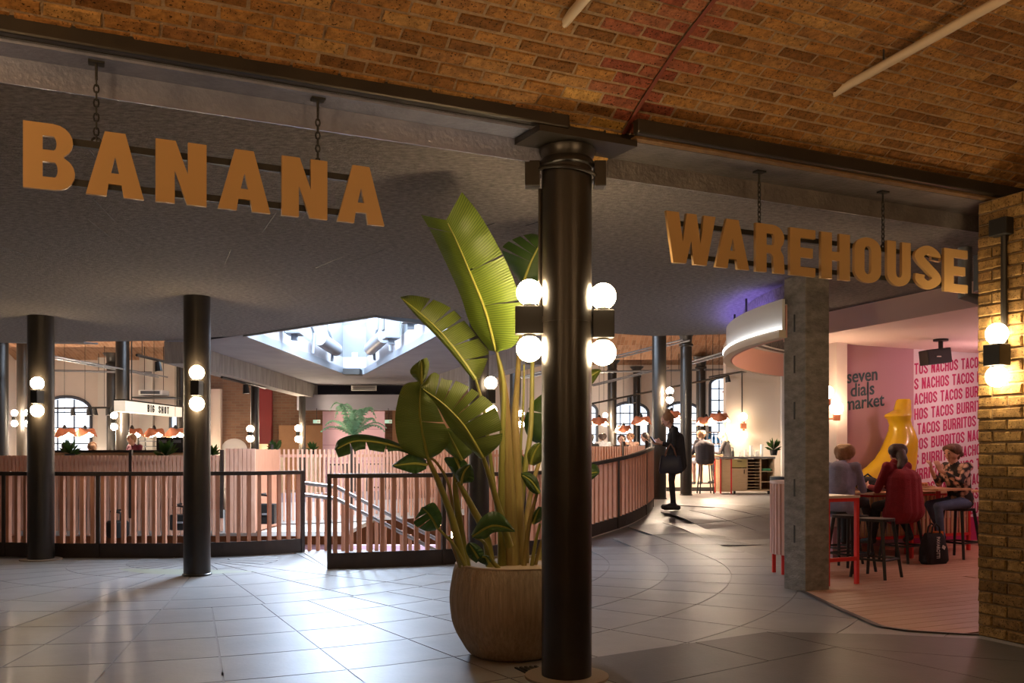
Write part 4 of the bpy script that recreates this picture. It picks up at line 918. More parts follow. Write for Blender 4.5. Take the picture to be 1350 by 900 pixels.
stem([(610, 752), (600, 700), (592, 640), (572, 606), (562, 613)], [5.95, 5.95, 5.9, 5.8, 5.75], (0.011, 0.008), M_trunk)
stem([(648, 755), (640, 705), (622, 668), (604, 635)], [5.9, 5.9, 5.88, 5.85], (0.034, 0.016))
stem([(614, 748), (598, 718), (577, 696)], [5.85, 5.8, 5.75], (0.014, 0.008)); stem([(608, 750), (598, 722), (592, 706)], [5.9, 5.88, 5.86], (0.013, 0.010), M_trunk)
stem([(660, 752), (646, 735), (638, 715), (624, 707)], [5.85, 5.78, 5.7, 5.6], (0.016, 0.008))
stem([(682, 755), (684, 690), (692, 620), (700, 560), (702, 470)], [6.15, 6.15, 6.15, 6.2, 6.25], (0.028, 0.014)); stem([(693, 755), (694, 690), (702, 640), (718, 585)], [6.1, 6.1, 6.2, 6.3], (0.026, 0.012), M_trunk)
stem([(690, 750), (698, 690), (708, 650)], [5.95, 5.9, 5.85], (0.018, 0.010), M_trunk); stem([(700, 752), (706, 715), (712, 690)], [5.95, 5.92, 5.9], (0.014, 0.009)); stem([(704, 752), (712, 720), (720, 700)], [6.0, 5.98, 5.98], (0.014, 0.01), M_trunk)
stem([(700, 755), (730, 690), (760, 640)], [6.2, 6.4, 6.5], (0.02, 0.01)); stem([(706, 755), (735, 640), (755, 520)], [6.25, 6.4, 6.5], (0.02, 0.01)); stem([(688, 755), (688, 650), (686, 600), (690, 530), (691, 480)], [6.1, 6.1, 6.1, 6.1, 6.1], (0.014, 0.006))

# ================================================================== PINK ROOM
WO = 4.38                                                # offset of its back wall
def WB(px, z=0.0, o=WO): return B(sB(px, o), o, z)
sl, sm2, srr = sB(1108, WO), sB(1204.5, WO), 11.0
CZ = 2.79
w1 = struct(MB().prism([B(sl - 0.02, WO), B(sm2, WO), B(sm2, WO + 0.15), B(sl - 0.02, WO + 0.15)], 0, CZ + 0.3).build('wall_mauve', M_pinkw), 'mauve wall with lettering in the pink room')
w2 = struct(MB().prism([B(sm2, WO), B(srr, WO), B(srr, WO + 0.15), B(sm2, WO + 0.15)], 0.42, CZ + 0.3).build('wall_text', mat('print_white', (0.74, 0.66, 0.68), 0.8)), 'white wall printed with magenta words')
M_mag = mat('magenta_print', (0.50, 0.03, 0.13), 0.8)
struct(MB().prism([B(sm2, WO - 0.01), B(srr, WO - 0.01), B(srr, WO + 0.15), B(sm2, WO + 0.15)], 0.06, 0.42).build('trim_4', M_mag), 'magenta dado under the printed wall')
struct(MB().prism([B(sl, WO - 0.03), B(srr, WO - 0.03), B(srr, WO), B(sl, WO)], 0, 0.08).build('baseboard_pink_room', mat('warm_skirting', (0.5, 0.3, 0.22), 0.7)), 'wooden skirting of the pink room')
sp0 = sB(1094, WO)
struct(MB().prism([B(sp0, WO - 0.12), B(sl, WO - 0.12), B(sl, WO + 0.15), B(sp0, WO + 0.15)], 0, CZ).build('wall_pilaster', mat('pinkish_white', (0.78, 0.66, 0.62), 0.8)), 'pinkish white pilaster at the left end of the mauve wall')
cp = [Vector((3.55, 11.9, 0)), Vector((3.85, 11.0, 0)), Vector((4.62, 9.02, 0)), Vector((5.15, 7.55, 0)), Vector((12.9, 11.1, 0)), Vector((11.8, 15.6, 0))]
struct(MB().prism([(p.x, p.y) for p in cp], CZ, 3.06).build('ceiling_pink_room', M_pinkc), 'pale pink lowered ceiling of the pink room')
struct(MB().prism([B(11.0, 0.2), B(11.1, 0.2), B(11.1, WO), B(11.0, WO)], 0, 3.1).build('wall_room_end', M_pinkw), 'mauve end wall of the pink room')
# printed words, rising to the right
tilt = 0.116; up = Vector((0, 0, 1)); wd = (BD + up * tilt).normalized()
SEQ = 'NACHOS TACOS BURRITOS '
STARTS = ['RRITOS ', 'TOS NACHOS', 'S NACHOS', 'ACHOS TACOS', 'HOS TACOS', ' TACOS BUR', 'COS BUR', 'S BUR', 'URRITOS', 'RITOS NA', 'OS NA', 'NACHOS', 'CHOS T', 'OS TACOS', ' TACOS B', 'COS BURR']
gl = {ch: glyphmesh(glyph(ch, 0.30 if ch != 'I' else 1, 0.15), 0.002) for ch in 'NACHOSTBURI'}
hh = 0.158; pitch_ = 0.2105
for k, stt in enumerate(STARTS):
    i0 = (SEQ * 3).find(stt); mb = MB(); s = 0.012; z = 2.64 - pitch_ * k
    for ch in (SEQ * 4)[i0:i0 + 24]:
        wdt = 0.075 if ch != 'I' else 0.026
        if ch == ' ': s += 0.055; continue
        if s > 2.6: break
        o3 = B(sm2, WO - 0.004, z) + wd * s
        zt = o3.z
        if zt + hh < CZ - 0.005 and zt > 0.43:
            X = Matrix((wd * wdt, up * hh, -BN)).transposed().to_4x4(); T = Matrix.Translation(o3) @ X
            mb.add([T @ q.co for q in gl[ch].vertices], [tuple(p.vertices) for p in gl[ch].polygons])
        s += wdt + 0.017
    if mb.v: mb.build('lettering', M_mag, w2)
def text(name, body, m, parent, size, o3, X, Yv, off=0.0, ex=0.002, align='LEFT', sx=1.0):
    cu = bpy.data.curves.new('t', 'FONT'); cu.body = body; cu.size = size; cu.offset = off; cu.extrude = ex; cu.align_x = align; cu.space_character = 1.0; cu.resolution_u = 3
    ob = bpy.data.objects.new('t', cu); me = bpy.data.meshes.new_from_object(ob); bpy.data.objects.remove(ob); bpy.data.curves.remove(cu)
    Z = X.cross(Yv).normalized(); T = Matrix.Translation(o3) @ Matrix((X.normalized() * sx, Yv.normalized(), Z)).transposed().to_4x4()
    if parent is not None: T = WM[parent.name].inverted() @ T
    me.transform(T); me.materials.clear(); me.materials.append(m)
    o = bpy.data.objects.new(name, me); COL.objects.link(o); o.parent = parent; return o
M_slate = mat('slate_letters', (0.035, 0.075, 0.09), 0.7)
for wrd, px, py, wp in (('seven', 1116, 505, 48), ('dials', 1121, 523, 35), ('market', 1113, 541, 54)):
    b0 = WB(px + 0.0, 0, WO - 0.004); b0.z = CH + (HY - py) / FPX * b0.y
    text('lettering', wrd, M_slate, w1, 0.252, b0, wd, up, 0.0035)
# banana sculpture
ban = thing('banana_sculpture', 'glossy yellow banana sculpture against the mauve wall', 'sculpture', WB(1175, 0.845, WO - 0.28))
bn = MB(); rows = []
for py, xa, xb in ((526, 1185.5, 1197.5), (528, 1184, 1198.5), (540, 1181, 1198), (546, 1171.5, 1197), (549, 1170.5, 1196.5), (553, 1174, 1196.5), (560, 1176, 1198), (568, 1175.5, 1201), (580, 1172, 1204), (592, 1166, 1205), (604, 1157, 1205), (614, 1146, 1205), (622, 1135, 1204), (630, 1128, 1203), (642, 1123, 1201)):
    a, b = WB(xa, 0, WO - 0.28), WB(xb, 0, WO - 0.28); c = (a + b) / 2; z = CH + (HY - py) / FPX * c.y; hw = (b - a).length / 2; dp_ = min(hw, 0.22) * 0.9
    rows.append([c + BD * hw * math.cos(R(q)) + BN * dp_ * math.sin(R(q)) + Vector((0, 0, z)) for q in range(0, 360, 24)])
bn.grid(rows, closed=True); bn.add(rows[0], [tuple(range(15))]); bn.add(rows[-1], [tuple(range(15))]); bn.build('body', mat('banana_yellow', (0.66, 0.42, 0.012), 0.25, coat=0.4), ban, smooth=True)
# slatted bench along the wall, high table beside it
ct = thing('slatted_ledge', 'wooden slatted ledge with red frame along the mauve wall of the pink room', 'ledge', B(sB(1190, 4.1), 4.1, 0))
ca, cb2 = sB(1112, 4.1), sB(1262, 4.1)
M_oak = mat('counter_oak', (0.55, 0.30, 0.15), 0.5, var=(0.62, 0.36, 0.19), scale=4, stretch=(1, 5, 1))
bar('top', ca, cb2, 3.60, 4.34, 0.815, 0.845, M_oak, ct, 0.006)
for s_ in (ca + 0.03, ca + 0.9, cb2 - 0.03): bar('leg', s_ - 0.02, s_ + 0.02, 3.88, 3.92, 0.013, 0.815, M_red, ct)
bar('rail', ca, cb2, 3.88, 3.92, 0.22, 0.26, M_red, ct); bar('rail', ca, cb2, 3.88, 3.92, 0.775, 0.815, M_red, ct)
ns = int((cb2 - ca) / 0.075); sme = slatmesh(0.045, 0.02, 0.52, M_wood)
for k in range(ns): child('slat', sme, ct, Matrix.Translation(B(ca + (k + 0.5) * (cb2 - ca) / ns, 3.90, 0.258)) @ Matrix.Rotation(BA, 4, 'Z'))
ht = thing('high_table', 'small wooden high table with red legs between the red jumper and the floral blouse', 'table', B(sB(1228, 3.5), 3.5, 0))
ha, hb_ = sB(1201, 3.5), sB(1244, 3.5)
bar('top', ha, hb_, 3.10, 3.59, 0.875, 0.905, M_oak, ht, 0.006)
for s_ in (ha + 0.05, hb_ - 0.05):
    for o_ in (3.54,): bar('leg', s_ - 0.02, s_ + 0.02, o_ - 0.02, o_ + 0.02, 0.013, 0.875, M_red, ht)
# red table in front
rt = thing('bar_table', 'red framed high table beside the concrete pillar', 'table', Fl(1110, 770))
tz = 0.885; tc = Fl(1130, 771); 
def tb(a, b, z): q = tc - BD * a + BN * b; return Vector((q.x, q.y, z))
MB().prism([tb(-0.02, -0.02, 0), tb(0.42, -0.02, 0), tb(0.42, 0.45, 0), tb(-0.02, 0.45, 0)], tz, tz + 0.025).build('top', mat('pale_top', (0.70, 0.55, 0.48), 0.4), rt)
MB().prism([tb(-0.015, -0.015, 0), tb(0.415, -0.015, 0), tb(0.415, 0.445, 0), tb(-0.015, 0.445, 0)], tz - 0.035, tz - 0.001).build('apron', M_red, rt)
for a, b in ((0, 0), (0.39, 0), (0, 0.42), (0.39, 0.42)): MB().prism([tb(a - 0.015, b - 0.015, 0), tb(a + 0.022, b - 0.015, 0), tb(a + 0.022, b + 0.022, 0), tb(a - 0.015, b + 0.022, 0)], 0.013, tz - 0.035).build('leg', M_red, rt)
for b in (0, 0.42): MB().prism([tb(0, b - 0.012, 0), tb(0.39, b - 0.012, 0), tb(0.39, b + 0.018, 0), tb(0, b + 0.018, 0)], 0.25, 0.29).build('stretcher', M_red, rt)
# stools
def make_stool(lab, loc, rz, h=0.63):
    t = thing('bar_stool', lab, 'stool', loc, rz, 'black bar stools'); L = Matrix.Translation(Vector(loc)) @ Matrix.Rotation(rz, 4, 'Z')
    mb = MB(); mb.add([Vector((0.17 * math.copysign(abs(math.cos(a)) ** 0.6, math.cos(a)), 0.17 * math.copysign(abs(math.sin(a)) ** 0.6, math.sin(a)), z)) for z in (h - 0.03, h) for a in [R(15 * k) for k in range(24)]], [tuple(range(23, -1, -1)), tuple(range(24, 48))] + [(i, (i + 1) % 24, 24 + (i + 1) % 24, 24 + i) for i in range(24)])
    mb.build('seat', M_black, t, local=True)
    for sx in (-1, 1):
        for sy in (-1, 1):
            MB().tube([(sx * 0.125, sy * 0.125, h - 0.03), (sx * 0.19, sy * 0.19, 0.0)], [0.020, 0.016], 6).build('leg', M_black, t, local=True)
    q = 0.172; fr = 0.2
    for a, b in (((-q, -q), (q, -q)), ((q, -q), (q, q)), ((q, q), (-q, q)), ((-q, q), (-q, -q))): MB().tube([(a[0], a[1], fr), (b[0], b[1], fr)], 0.012, 6).build('foot_rail', M_black, t, local=True)
    return t
Z3 = Vector((0, 0, 0.013))
st0 = make_stool('empty black bar stool right of the red table leg', Fl(1155, 762) + Z3, BA + 0.3)
def stool(px, py, rz, lab, z=0.013): 
    q = Fl(px, py, 0); q.z = z; return dup(st0, q, rz, lab)
stool(1121, 754, BA + 0.1, 'empty black bar stool under the red table')
stool(1106, 743.5, BA, 'black bar stool the person in denim jacket sits on')
stool(1189, 741, BA + 0.2, 'black bar stool the person in red jumper sits on')
stool(1264, 736, BA + 0.1, 'black bar stool the person in floral blouse sits on')
# concrete pillar
pk = Fl(1062, 781)
pp = [pk, pk + BD * 0.30, pk + BD * 0.30 + BN * 0.30, pk + BN * 0.30]
pillar = thing('concrete_pillar', 'square weathered concrete pillar at the corner of the pink room', 'pillar', pk)
MB().prism(pp, 0, 3.06).build('shaft', M_pillar, pillar, bevel=0.012)
for z in (0.55, 1.0, 1.75, 2.2, 2.6): MB().box(pk + BN * 0.15 + Vector((0, 0, z)) - BD * 0.001, (0.004, 0.02, 0.17), BA).build('slot', M_black, pillar)
# slatted curved counter left of the pillar
dr_ = thing('curved_counter', 'curved pale pink slatted counter behind the concrete pillar', 'counter', (3.2, 10.15, 0))
dc = Vector((3.20, 10.15, 0)); sme2 = slatmesh(0.036, 0.025, 0.78, mat('pink_slat', (0.70, 0.40, 0.32), 0.6))
for k in range(24):
    a = R(90 + 10.0 * k); q = dc + Vector((math.cos(a), math.sin(a), 0)) * 0.30; child('slat', sme2, dr_, Matrix.Translation(q + Vector((0, 0, 0.22))) @ Matrix.Rotation(a + R(90), 4, 'Z'))
mb = MB(); mb.prism([dc + Vector((math.cos(R(a)), math.sin(R(a)), 0)) * 0.315 for a in range(80, 331, 10)] + [dc], 1.0, 1.03); mb.build('top', M_pinkc, dr_)
mb = MB(); mb.prism([dc + Vector((math.cos(R(a)), math.sin(R(a)), 0)) * 0.28 for a in range(80, 331, 10)] + [dc], 0.24, 1.0); mb.build('core', M_pinkc, dr_)
for a in (170, 215, 255): q = dc + Vector((math.cos(R(a)), math.sin(R(a)), 0)) * 0.27; MB().box(q + Vector((0, 0, 0.12)), (0.035, 0.035, 0.24)).build('leg', M_red, dr_)
# ring canopy
rg = thing('ring_canopy', 'curved white and pink ring canopy hung under the soffit', 'canopy', (2.6, 10, 2.5))
RC = Vector((7.0, 10.1, 0))
def rp(a, r_, z): return Vector((RC.x + r_ * math.cos(R(a)), RC.y + r_ * math.sin(R(a)), z))
AA = [133 + 62 * k / 40 for k in range(41)]
def ringband(nm, prof, m, aa=AA): 
    mb = MB(); mb.grid([[rp(a, r_, z) for a in aa] for r_, z in prof]); mb.add([rp(aa[0], r_, z) for r_, z in prof[:-1]], [tuple(range(len(prof) - 1))]); mb.add([rp(aa[-1], r_, z) for r_, z in prof[:-1]], [tuple(range(len(prof) - 1))]); return mb.build(nm, m, rg, smooth=True)
ringband('fascia', [(4.50, 2.54), (4.50, 2.85), (4.47, 2.85), (4.47, 2.54), (4.50, 2.54)], M_white)
ringband('lip', [(4.535, 2.47), (4.535, 2.545), (4.45, 2.55), (4.45, 2.47), (4.535, 2.47)], mat('lip_cream', (0.72, 0.58, 0.44), 0.5))
ringband('inner_band', [(4.46, 2.48), (4.46, 2.80), (4.43, 2.80), (4.43, 2.465), (4.46, 2.48)], mat('inner_pink', (0.78, 0.42, 0.34), 0.6))
ringband('drum', [(4.30, 2.78), (4.30, 3.05), (4.24, 3.05), (4.24, 2.78), (4.30, 2.78)], M_stucco)
ringband('deck', [(4.47, 2.79), (4.20, 2.79), (4.20, 2.80), (4.47, 2.80), (4.47, 2.79)], M_white)
ringband('light_strip', [(4.52, 2.56), (4.545, 2.56), (4.545, 2.57), (4.52, 2.57), (4.52, 2.56)], glow('cool_strip', (0.85, 0.92, 1.0), 5))
ringband('violet_strip', [(4.40, 2.825), (4.46, 2.825), (4.46, 2.835), (4.40, 2.835), (4.40, 2.825)], glow('violet_strip', (0.30, 0.22, 1.0), 12), AA[:-5])
for a in (150, 165, 180): MB().tube([rp(a, 4.4, 2.8), rp(a, 4.4, 3.05)], 0.012, 6).build('hanger', M_black, rg)
# ceiling loudspeaker, duct, pilaster lamps
spk = thing('loudspeaker', 'black loudspeaker on a ceiling bracket in front of the printed wall', 'speaker', P(1235, 470, 11.6))
c = P(1233, 470, 11.6); MB().box(c, (0.33, 0.2, 0.19), BA - 0.35, Matrix.Rotation(BA - 0.3, 3, 'Z') @ Matrix.Rotation(-0.12, 3, 'Y')).build('cabinet', M_black, spk, bevel=0.015)
MB().tube([c + Vector((0.07, 0, 0.08)), Vector((c.x + 0.07, c.y, CZ))], 0.03, 8).build('bracket', M_black, spk); MB().lathe([(0.09, CZ - 0.025), (0.09, CZ)], (c.x + 0.07, c.y, 0), 16).build('ceiling_plate', M_black, spk)
MB().box(c + Vector((-0.01, -0.125, -0.01)), (0.05, 0.02, 0.012), BA - 0.3).build('badge', M_white, spk)
dk = thing('ventilation_duct', 'bent galvanised duct above the end of the WAREHOUSE sign', 'duct', P(1280, 360, 7.6))
MB().tube([P(1272, 322, 7.6), P(1272, 390, 7.6), P(1300, 396, 7.6)], 0.055, 10).build('duct', M_duct, dk, smooth=True); MB().tube([P(1290, 318, 7.9), P(1290, 384, 7.9)], 0.04, 10).build('riser', M_duct, dk, smooth=True)
for px, py, dz, lab in ((1090, 517, 0, 'globe lamp half hidden by the concrete pillar'), (1103, 521, 0, 'globe lamp with copper holder on the pinkish pilaster')):
    q = WB(px, 0, WO - (0.42 if px < 1095 else 0.24)); q.z = CH + (HY - py) / FPX * q.y
    if px > 1095: q.z = CH + (HY - 538) / FPX * q.y
    t = thing('wall_lamp', lab, 'lamp', q, 0, 'globe lamps by the pilaster'); MB().ball(q, 0.085, 16, 10).build('bulb', glow('room_globe_glow', (1.0, 0.70, 0.42), 45), t, smooth=True)
    MB().lathe([(0.045, -0.16), (0.05, -0.08)], q, 14).build('holder', M_copper, t); MB().tube([q + Vector((0, 0, -0.13)), q + Vector((0, 0, -0.13)) + BN * 0.3], 0.012, 6).build('arm', M_copper, t)
for k, (px, o_, lab) in enumerate(((1262, 2.4, 'copper pendant globe over the plank floor beyond the pier'), (1420, 2.0, 'copper pendant globe hidden right of the brick pier'), (1330, 3.3, 'copper pendant globe behind the brick pier'))):
    if k == 0: continue
    q = B(sB(px, o_), o_, 2.2); t = thing('pendant_lamp', lab, 'lamp', q, 0, 'pendants of the pink room')
    MB().ball(q, 0.11, 16, 10).build('bulb', glow('pendant_pink_glow', (1.0, 0.60, 0.60), 48), t, smooth=True); MB().tube([q, Vector((q.x, q.y, CZ))], 0.01, 6).build('cord', M_black, t); MB().lathe([(0.04, 0.1), (0.05, 0.17)], q, 12).build('holder', M_copper, t)
# snake plant
sn = thing('snake_plant', 'spiky snake plant behind the person in denim jacket', 'plant', WB(1098, 0, 4.1))
b0 = WB(1098, 0.62, 4.1); MB().lathe([(0.10, 0.40), (0.13, 0.62), (0.12, 0.62), (0.11, 0.58)], (b0.x, b0.y, 0), 16).build('pot', M_pinkc, sn)
MB().box((b0.x, b0.y, 0.2), (0.22, 0.22, 0.4), BA).build('stand', M_pinkw, sn)
for k in range(8):
    a = k * 2.4; tip = b0 + Vector((0.16 * math.cos(a) + 0.03, 0.05 * math.sin(a), 0.36 + 0.09 * (k % 3))); 
    d = (tip - b0); sd = Vector((0.028, 0, 0)); mb = MB(); rows = []
    for j in range(7):
        t = j / 6; p = b0 + d * t + Vector((0.03 * math.cos(a) * t * t, 0, 0)); w = (1 - t ** 2.5) * 0.9 + 0.02; rows.append([p - sd * w, p + Vector((0, 0.008, 0)), p + sd * w])
    mb.grid(rows).build('leaf', LD, sn, smooth=True)

# ================================================================== FAR HALLS
GZ = 0.36
def panelx(name, x0, x1, y, z0, z1, m, lab, th=0.12, kind='structure'):
    o = MB().box(((x0 + x1) / 2, y + th / 2, (z0 + z1) / 2), (x1 - x0, th, z1 - z0)).build(name, m); return struct(o, lab)
def arch_window(n, xc, w, y, z0, z1, lab, bars=(3, 5)):
    """bright arched window set in the wall plane y"""
    pts = [(-w / 2, z0), (w / 2, z0), (w / 2, z1 - w * 0.28)] + [(w / 2 * math.cos(R(a)), z1 - w * 0.28 + w * 0.28 * math.sin(R(a))) for a in range(15, 166, 15)] + [(-w / 2, z1 - w * 0.28)]
    k = len(pts); mb = MB().add([(xc + p[0], y - 0.03, p[1]) for p in pts], [tuple(range(k))])
    e = bpy.data.objects.new('window_%d' % n, None); COL.objects.link(e); WM[e.name] = Matrix.Translation(Vector((xc, y, z0))); e.location = (xc, y, z0); struct(e, lab)
    mb.build('pane', M_win, e)
    M_wf = mat('window_frame_blue', (0.07, 0.08, 0.11), 0.5)
    loop = [Vector((xc + p[0], y - 0.05, p[1])) for p in pts]; MB().tube(loop + [loop[0]], 0.05, 6).build('frame', M_wf, e)
    for j in range(1, bars[0]): MB().box((xc - w / 2 + w * j / bars[0], y - 0.05, (z0 + z1) / 2 - 0.04), (0.035, 0.03, z1 - z0 - 0.1)).build('glazing_bar', M_wf, e)
    for j in range(1, bars[1]): MB().box((xc, y - 0.05, z0 + (z1 - z0) * j / bars[1]), (w, 0.03, 0.035)).build('glazing_bar', M_wf, e)
    return e
panelx('wall_back_left', -15, -9.0, 27.5, 0, 4.6, M_cream, 'cream back wall of the left hall')
arch_window(1, -13.45, 1.5, 27.5, 0.7, 3.05, 'bright arched window in the left hall')
arch_window(2, -9.95, 0.7, 27.5, 0.7, 2.6, 'narrow window by the blue lit column', (2, 4))
for x, w, lab in ((-12.2, 0.5, 'white pilaster right of the bright arched window'), (-11.0, 0.4, 'white pilaster behind the lit box sign')): panelx('trim_5', x - w / 2, x + w / 2, 27.35, 0, 4.4, M_white, lab, 0.15)
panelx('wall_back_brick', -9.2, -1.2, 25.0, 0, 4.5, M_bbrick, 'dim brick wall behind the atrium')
panelx('trim_6', (277 - 675) / FPX * 24.8, (290 - 675) / FPX * 24.8, 24.85, 0.36, 3.1, mat('pale_plaster', (0.68, 0.55, 0.47), 0.8), 'pale plaster strip on the brick wall', 0.15)
panelx('trim_7', (244 - 675) / FPX * 24.8, (268 - 675) / FPX * 24.8, 24.7, 0.36, 4.2, M_cream, 'cream wall return at the left of the brick wall', 0.2)
ar = [((-7.62 + 0.36 * math.cos(R(a))), 1.45 + 0.30 * math.sin(R(a))) for a in range(0, 181, 15)]
o = MB().add([(x, 24.97, z) for x, z in ar] + [(-7.98, 24.97, 0.36), (-7.26, 24.97, 0.36)], [tuple(range(len(ar) + 2))]).build('door_1', mat('niche_grey', (0.45, 0.42, 0.42), 0.8)); struct(o, 'grey arched doorway in the brick wall')
# red door with amber panes
rd = bpy.data.objects.new('door_2', None); COL.objects.link(rd); rd.location = (-6.7, 24.9, 0.36); WM[rd.name] = Matrix.Translation(Vector((-6.7, 24.9, 0.36))); struct(rd, 'red door frame with amber panes')
MB().box((-6.75, 24.95, 2.4), (0.36, 0.1, 1.6)).build('header', mat('deep_red', (0.20, 0.018, 0.02), 0.6), rd); MB().box((-6.62, 24.9, 1.2), (0.08, 0.1, 1.7)).build('jamb', MATS['deep_red'], rd); MB().box((-6.95, 24.9, 1.2), (0.06, 0.1, 1.7)).build('jamb', MATS['deep_red'], rd)
for k in range(4): MB().box((-6.79, 24.93, 0.62 + 0.42 * k), (0.26, 0.04, 0.38)).build('pane', glow('amber_pane', (0.9, 0.42, 0.03), 0.55), rd)
panelx('wall_timber', -6.3, -4.6, 24.6, 0.3, 2.1, mat('brown_timber', (0.30, 0.15, 0.07), 0.6, var=(0.36, 0.19, 0.09), scale=3), 'brown timber screen in front of the brick wall')
panelx('wall_pink_panel', P(422, 600, 22.6).x, P(504.5, 600, 22.6).x, 22.9, 0.3, 2.40, M_pinkp, 'pink panel wall at the end of the atrium')
for k in range(4): MB().box(((P(422, 600, 22.6).x + P(504.5, 600, 22.6).x) / 2, 22.89, 0.75 + 0.4 * k), (1.54, 0.012, 0.012)).build('groove', mat('pink_groove', (0.55, 0.25, 0.35), 0.7), bpy.data.objects['wall_pink_panel'])
panelx('wall_timber_right', -3.1, -1.2, 23.6, 0.3, 2.5, mat('brown_boards', (0.38, 0.2, 0.1), 0.6, var=(0.45, 0.25, 0.13), scale=3, stretch=(6, 1, 0.5)), 'brown board wall right of the pink panel')
panelx('wall_back_right', -1.2, 13, 30.6, 0, 4.8, M_cream, 'cream back wall of the right hall')
arch_window(3, 3.95, 1.25, 30.6, 0.9, 3.05, 'arched window between the columns of the right hall', (4, 6)); arch_window(4, 5.7, 1.2, 30.6, 0.9, 3.05, 'arched window behind the standing woman', (4, 6)); arch_window(5, 2.35, 1.0, 30.6, 0.9, 3.05, 'arched window right of the foreground column', (3, 6)); arch_window(6, 7.1, 0.9, 30.6, 1.2, 3.9, 'tall window left of the white bar wall', (3, 7))
panelx('wall_bar', 5.5, 8.6, 23.4, 0.3, 4.6, mat('bar_wall_white', (0.70, 0.60, 0.50), 0.85), 'cream wall behind the bar cabinet', 0.3)
struct(MB().box((7.0, 23.3, 2.4), (0.22, 0.16, 4.2)).build('trim_8', mat('pipe_casing', (0.5, 0.47, 0.45), 0.7)), 'grey pipe casing on the cream bar wall')
# exit signs
for px, lab in ((417.5, 'green exit sign left of the pink panel'), (512, 'green exit sign right of the pink panel')):
    c = P(px, 555.5, 22.4); t = thing('exit_sign', lab, 'sign', c, 0, 'green exit signs'); MB().box(c, (0.17, 0.04, 0.085)).build('panel', glow('exit_green', (0.05, 0.6, 0.35), 0.5), t); MB().tube([c + Vector((0, 0, 0.05)), Vector((c.x, c.y, 2.45))], 0.008, 6).build('rod', M_black, t); MB().box(c + Vector((0.05, -0.022, 0)), (0.07, 0.006, 0.05)).build('arrow', M_white, t)
# lit box sign
bsA, bsB = Vector((-8.50, 20.0, 0)), Vector((-8.34, 23.0, 0)); bs = thing('box_sign', 'long lit box sign lettered BIG SHOT over the counter', 'sign', (-8.42, 21.5, 2.28))
bd_ = (bsB - bsA).normalized(); bnn = Vector((bd_.y, -bd_.x, 0))
MB().prism([bsA, bsB, bsB - bnn * 0.25, bsA - bnn * 0.25], 2.26, 2.5).build('box', glow('sign_glow', (1.0, 0.80, 0.55), 0.55), bs)
MB().prism([bsA + bnn * 0.01, bsB + bnn * 0.01, bsB - bnn * 0.27, bsA - bnn * 0.27], 2.5, 2.53).build('cover', M_black, bs)
xs = 1.08
for ch in 'BIG SHOT':
    wdt = 0.10 if ch != 'I' else 0.035
    if ch != ' ':
        me = glyphmesh(glyph(ch, 0.32 if ch != 'I' else 1, 0.16), 0.5); X = Matrix((bd_ * wdt, up * 0.17, bnn * 0.01)).transposed().to_4x4(); me.transform(WM[bs.name].inverted() @ Matrix.Translation(bsA + bd_ * xs + bnn * 0.006 + Vector((0, 0, 2.30))) @ X)
        me.materials.append(M_black); o = bpy.data.objects.new('letter', me); COL.objects.link(o); o.parent = bs
    xs += wdt + (0.055 if ch != ' ' else 0.08)
for s_ in (0.3, 2.7): MB().tube([bsA + bd_ * s_ + Vector((0, 0, 2.5)), bsA + bd_ * s_ + Vector((0, 0, 4.15))], 0.012, 6).build('hanger', M_black, bs)
# air conditioner
ac = thing('air_conditioner', 'white ceiling air conditioner hung behind the lit box sign', 'air conditioner', P(205, 520, 24)); c = P(203, 518, 24)
MB().box(c, (0.62, 0.5, 0.14)).build('case', M_white, ac, bevel=0.02); MB().box(c + Vector((0, -0.255, 0)), (0.5, 0.02, 0.08)).build('grille', MATS['grille_grey'], ac); MB().box(c + Vector((0.08, 0, -0.13)), (1.1, 0.6, 0.03)).build('tray', M_black, ac)
for dx in (-0.25, 0.25): MB().tube([c + Vector((dx, 0, 0.07)), Vector((c.x + dx, c.y, 4.155))], 0.008, 6).build('rod', M_black, ac)
# pendants with copper petals and three globes
def make_pendant(lab, c, ztop, m=M_fbulb, s=1.0):
    t = thing('pendant_lamp', lab, 'lamp', c, 0, 'copper petal pendant lamps'); L = []
    mb = MB(); mb.tube([(0, 0, 0.1), (0, 0, 4.62 - c[2])], 0.006, 6); mb.build('cord', M_black, t, local=True)
    for k in range(3):
        a = R(120 * k + 20); d = Vector((math.cos(a), math.sin(a), 0)); M = Matrix.Rotation(R(32), 3, Vector((-d.y, d.x, 0)))
        MB().lathe([(0.025, 0.14), (0.12, 0.06), (0.19, 0.0), (0.185, 0.0), (0.11, 0.05)], d * 0.13 + Vector((0, 0, 0.0)), 14, M).build('shade', M_copper, t, smooth=True, local=True)
        MB().ball(d * 0.12 + Vector((0, 0, -0.01)), 0.085, 12, 8).build('bulb', m, t, smooth=True, local=True)
    MB().lathe([(0.02, 0.2), (0.05, 0.14), (0.05, 0.08)], (0, 0, 0), 12).build('hub', M_black, t, local=True)
    return t
def hall_pt(px, py, Y): return P(px, py, Y)
pd0 = make_pendant('copper petal pendant in front of the arched window, leftmost', hall_pt(85, 571, 22), 4.2)
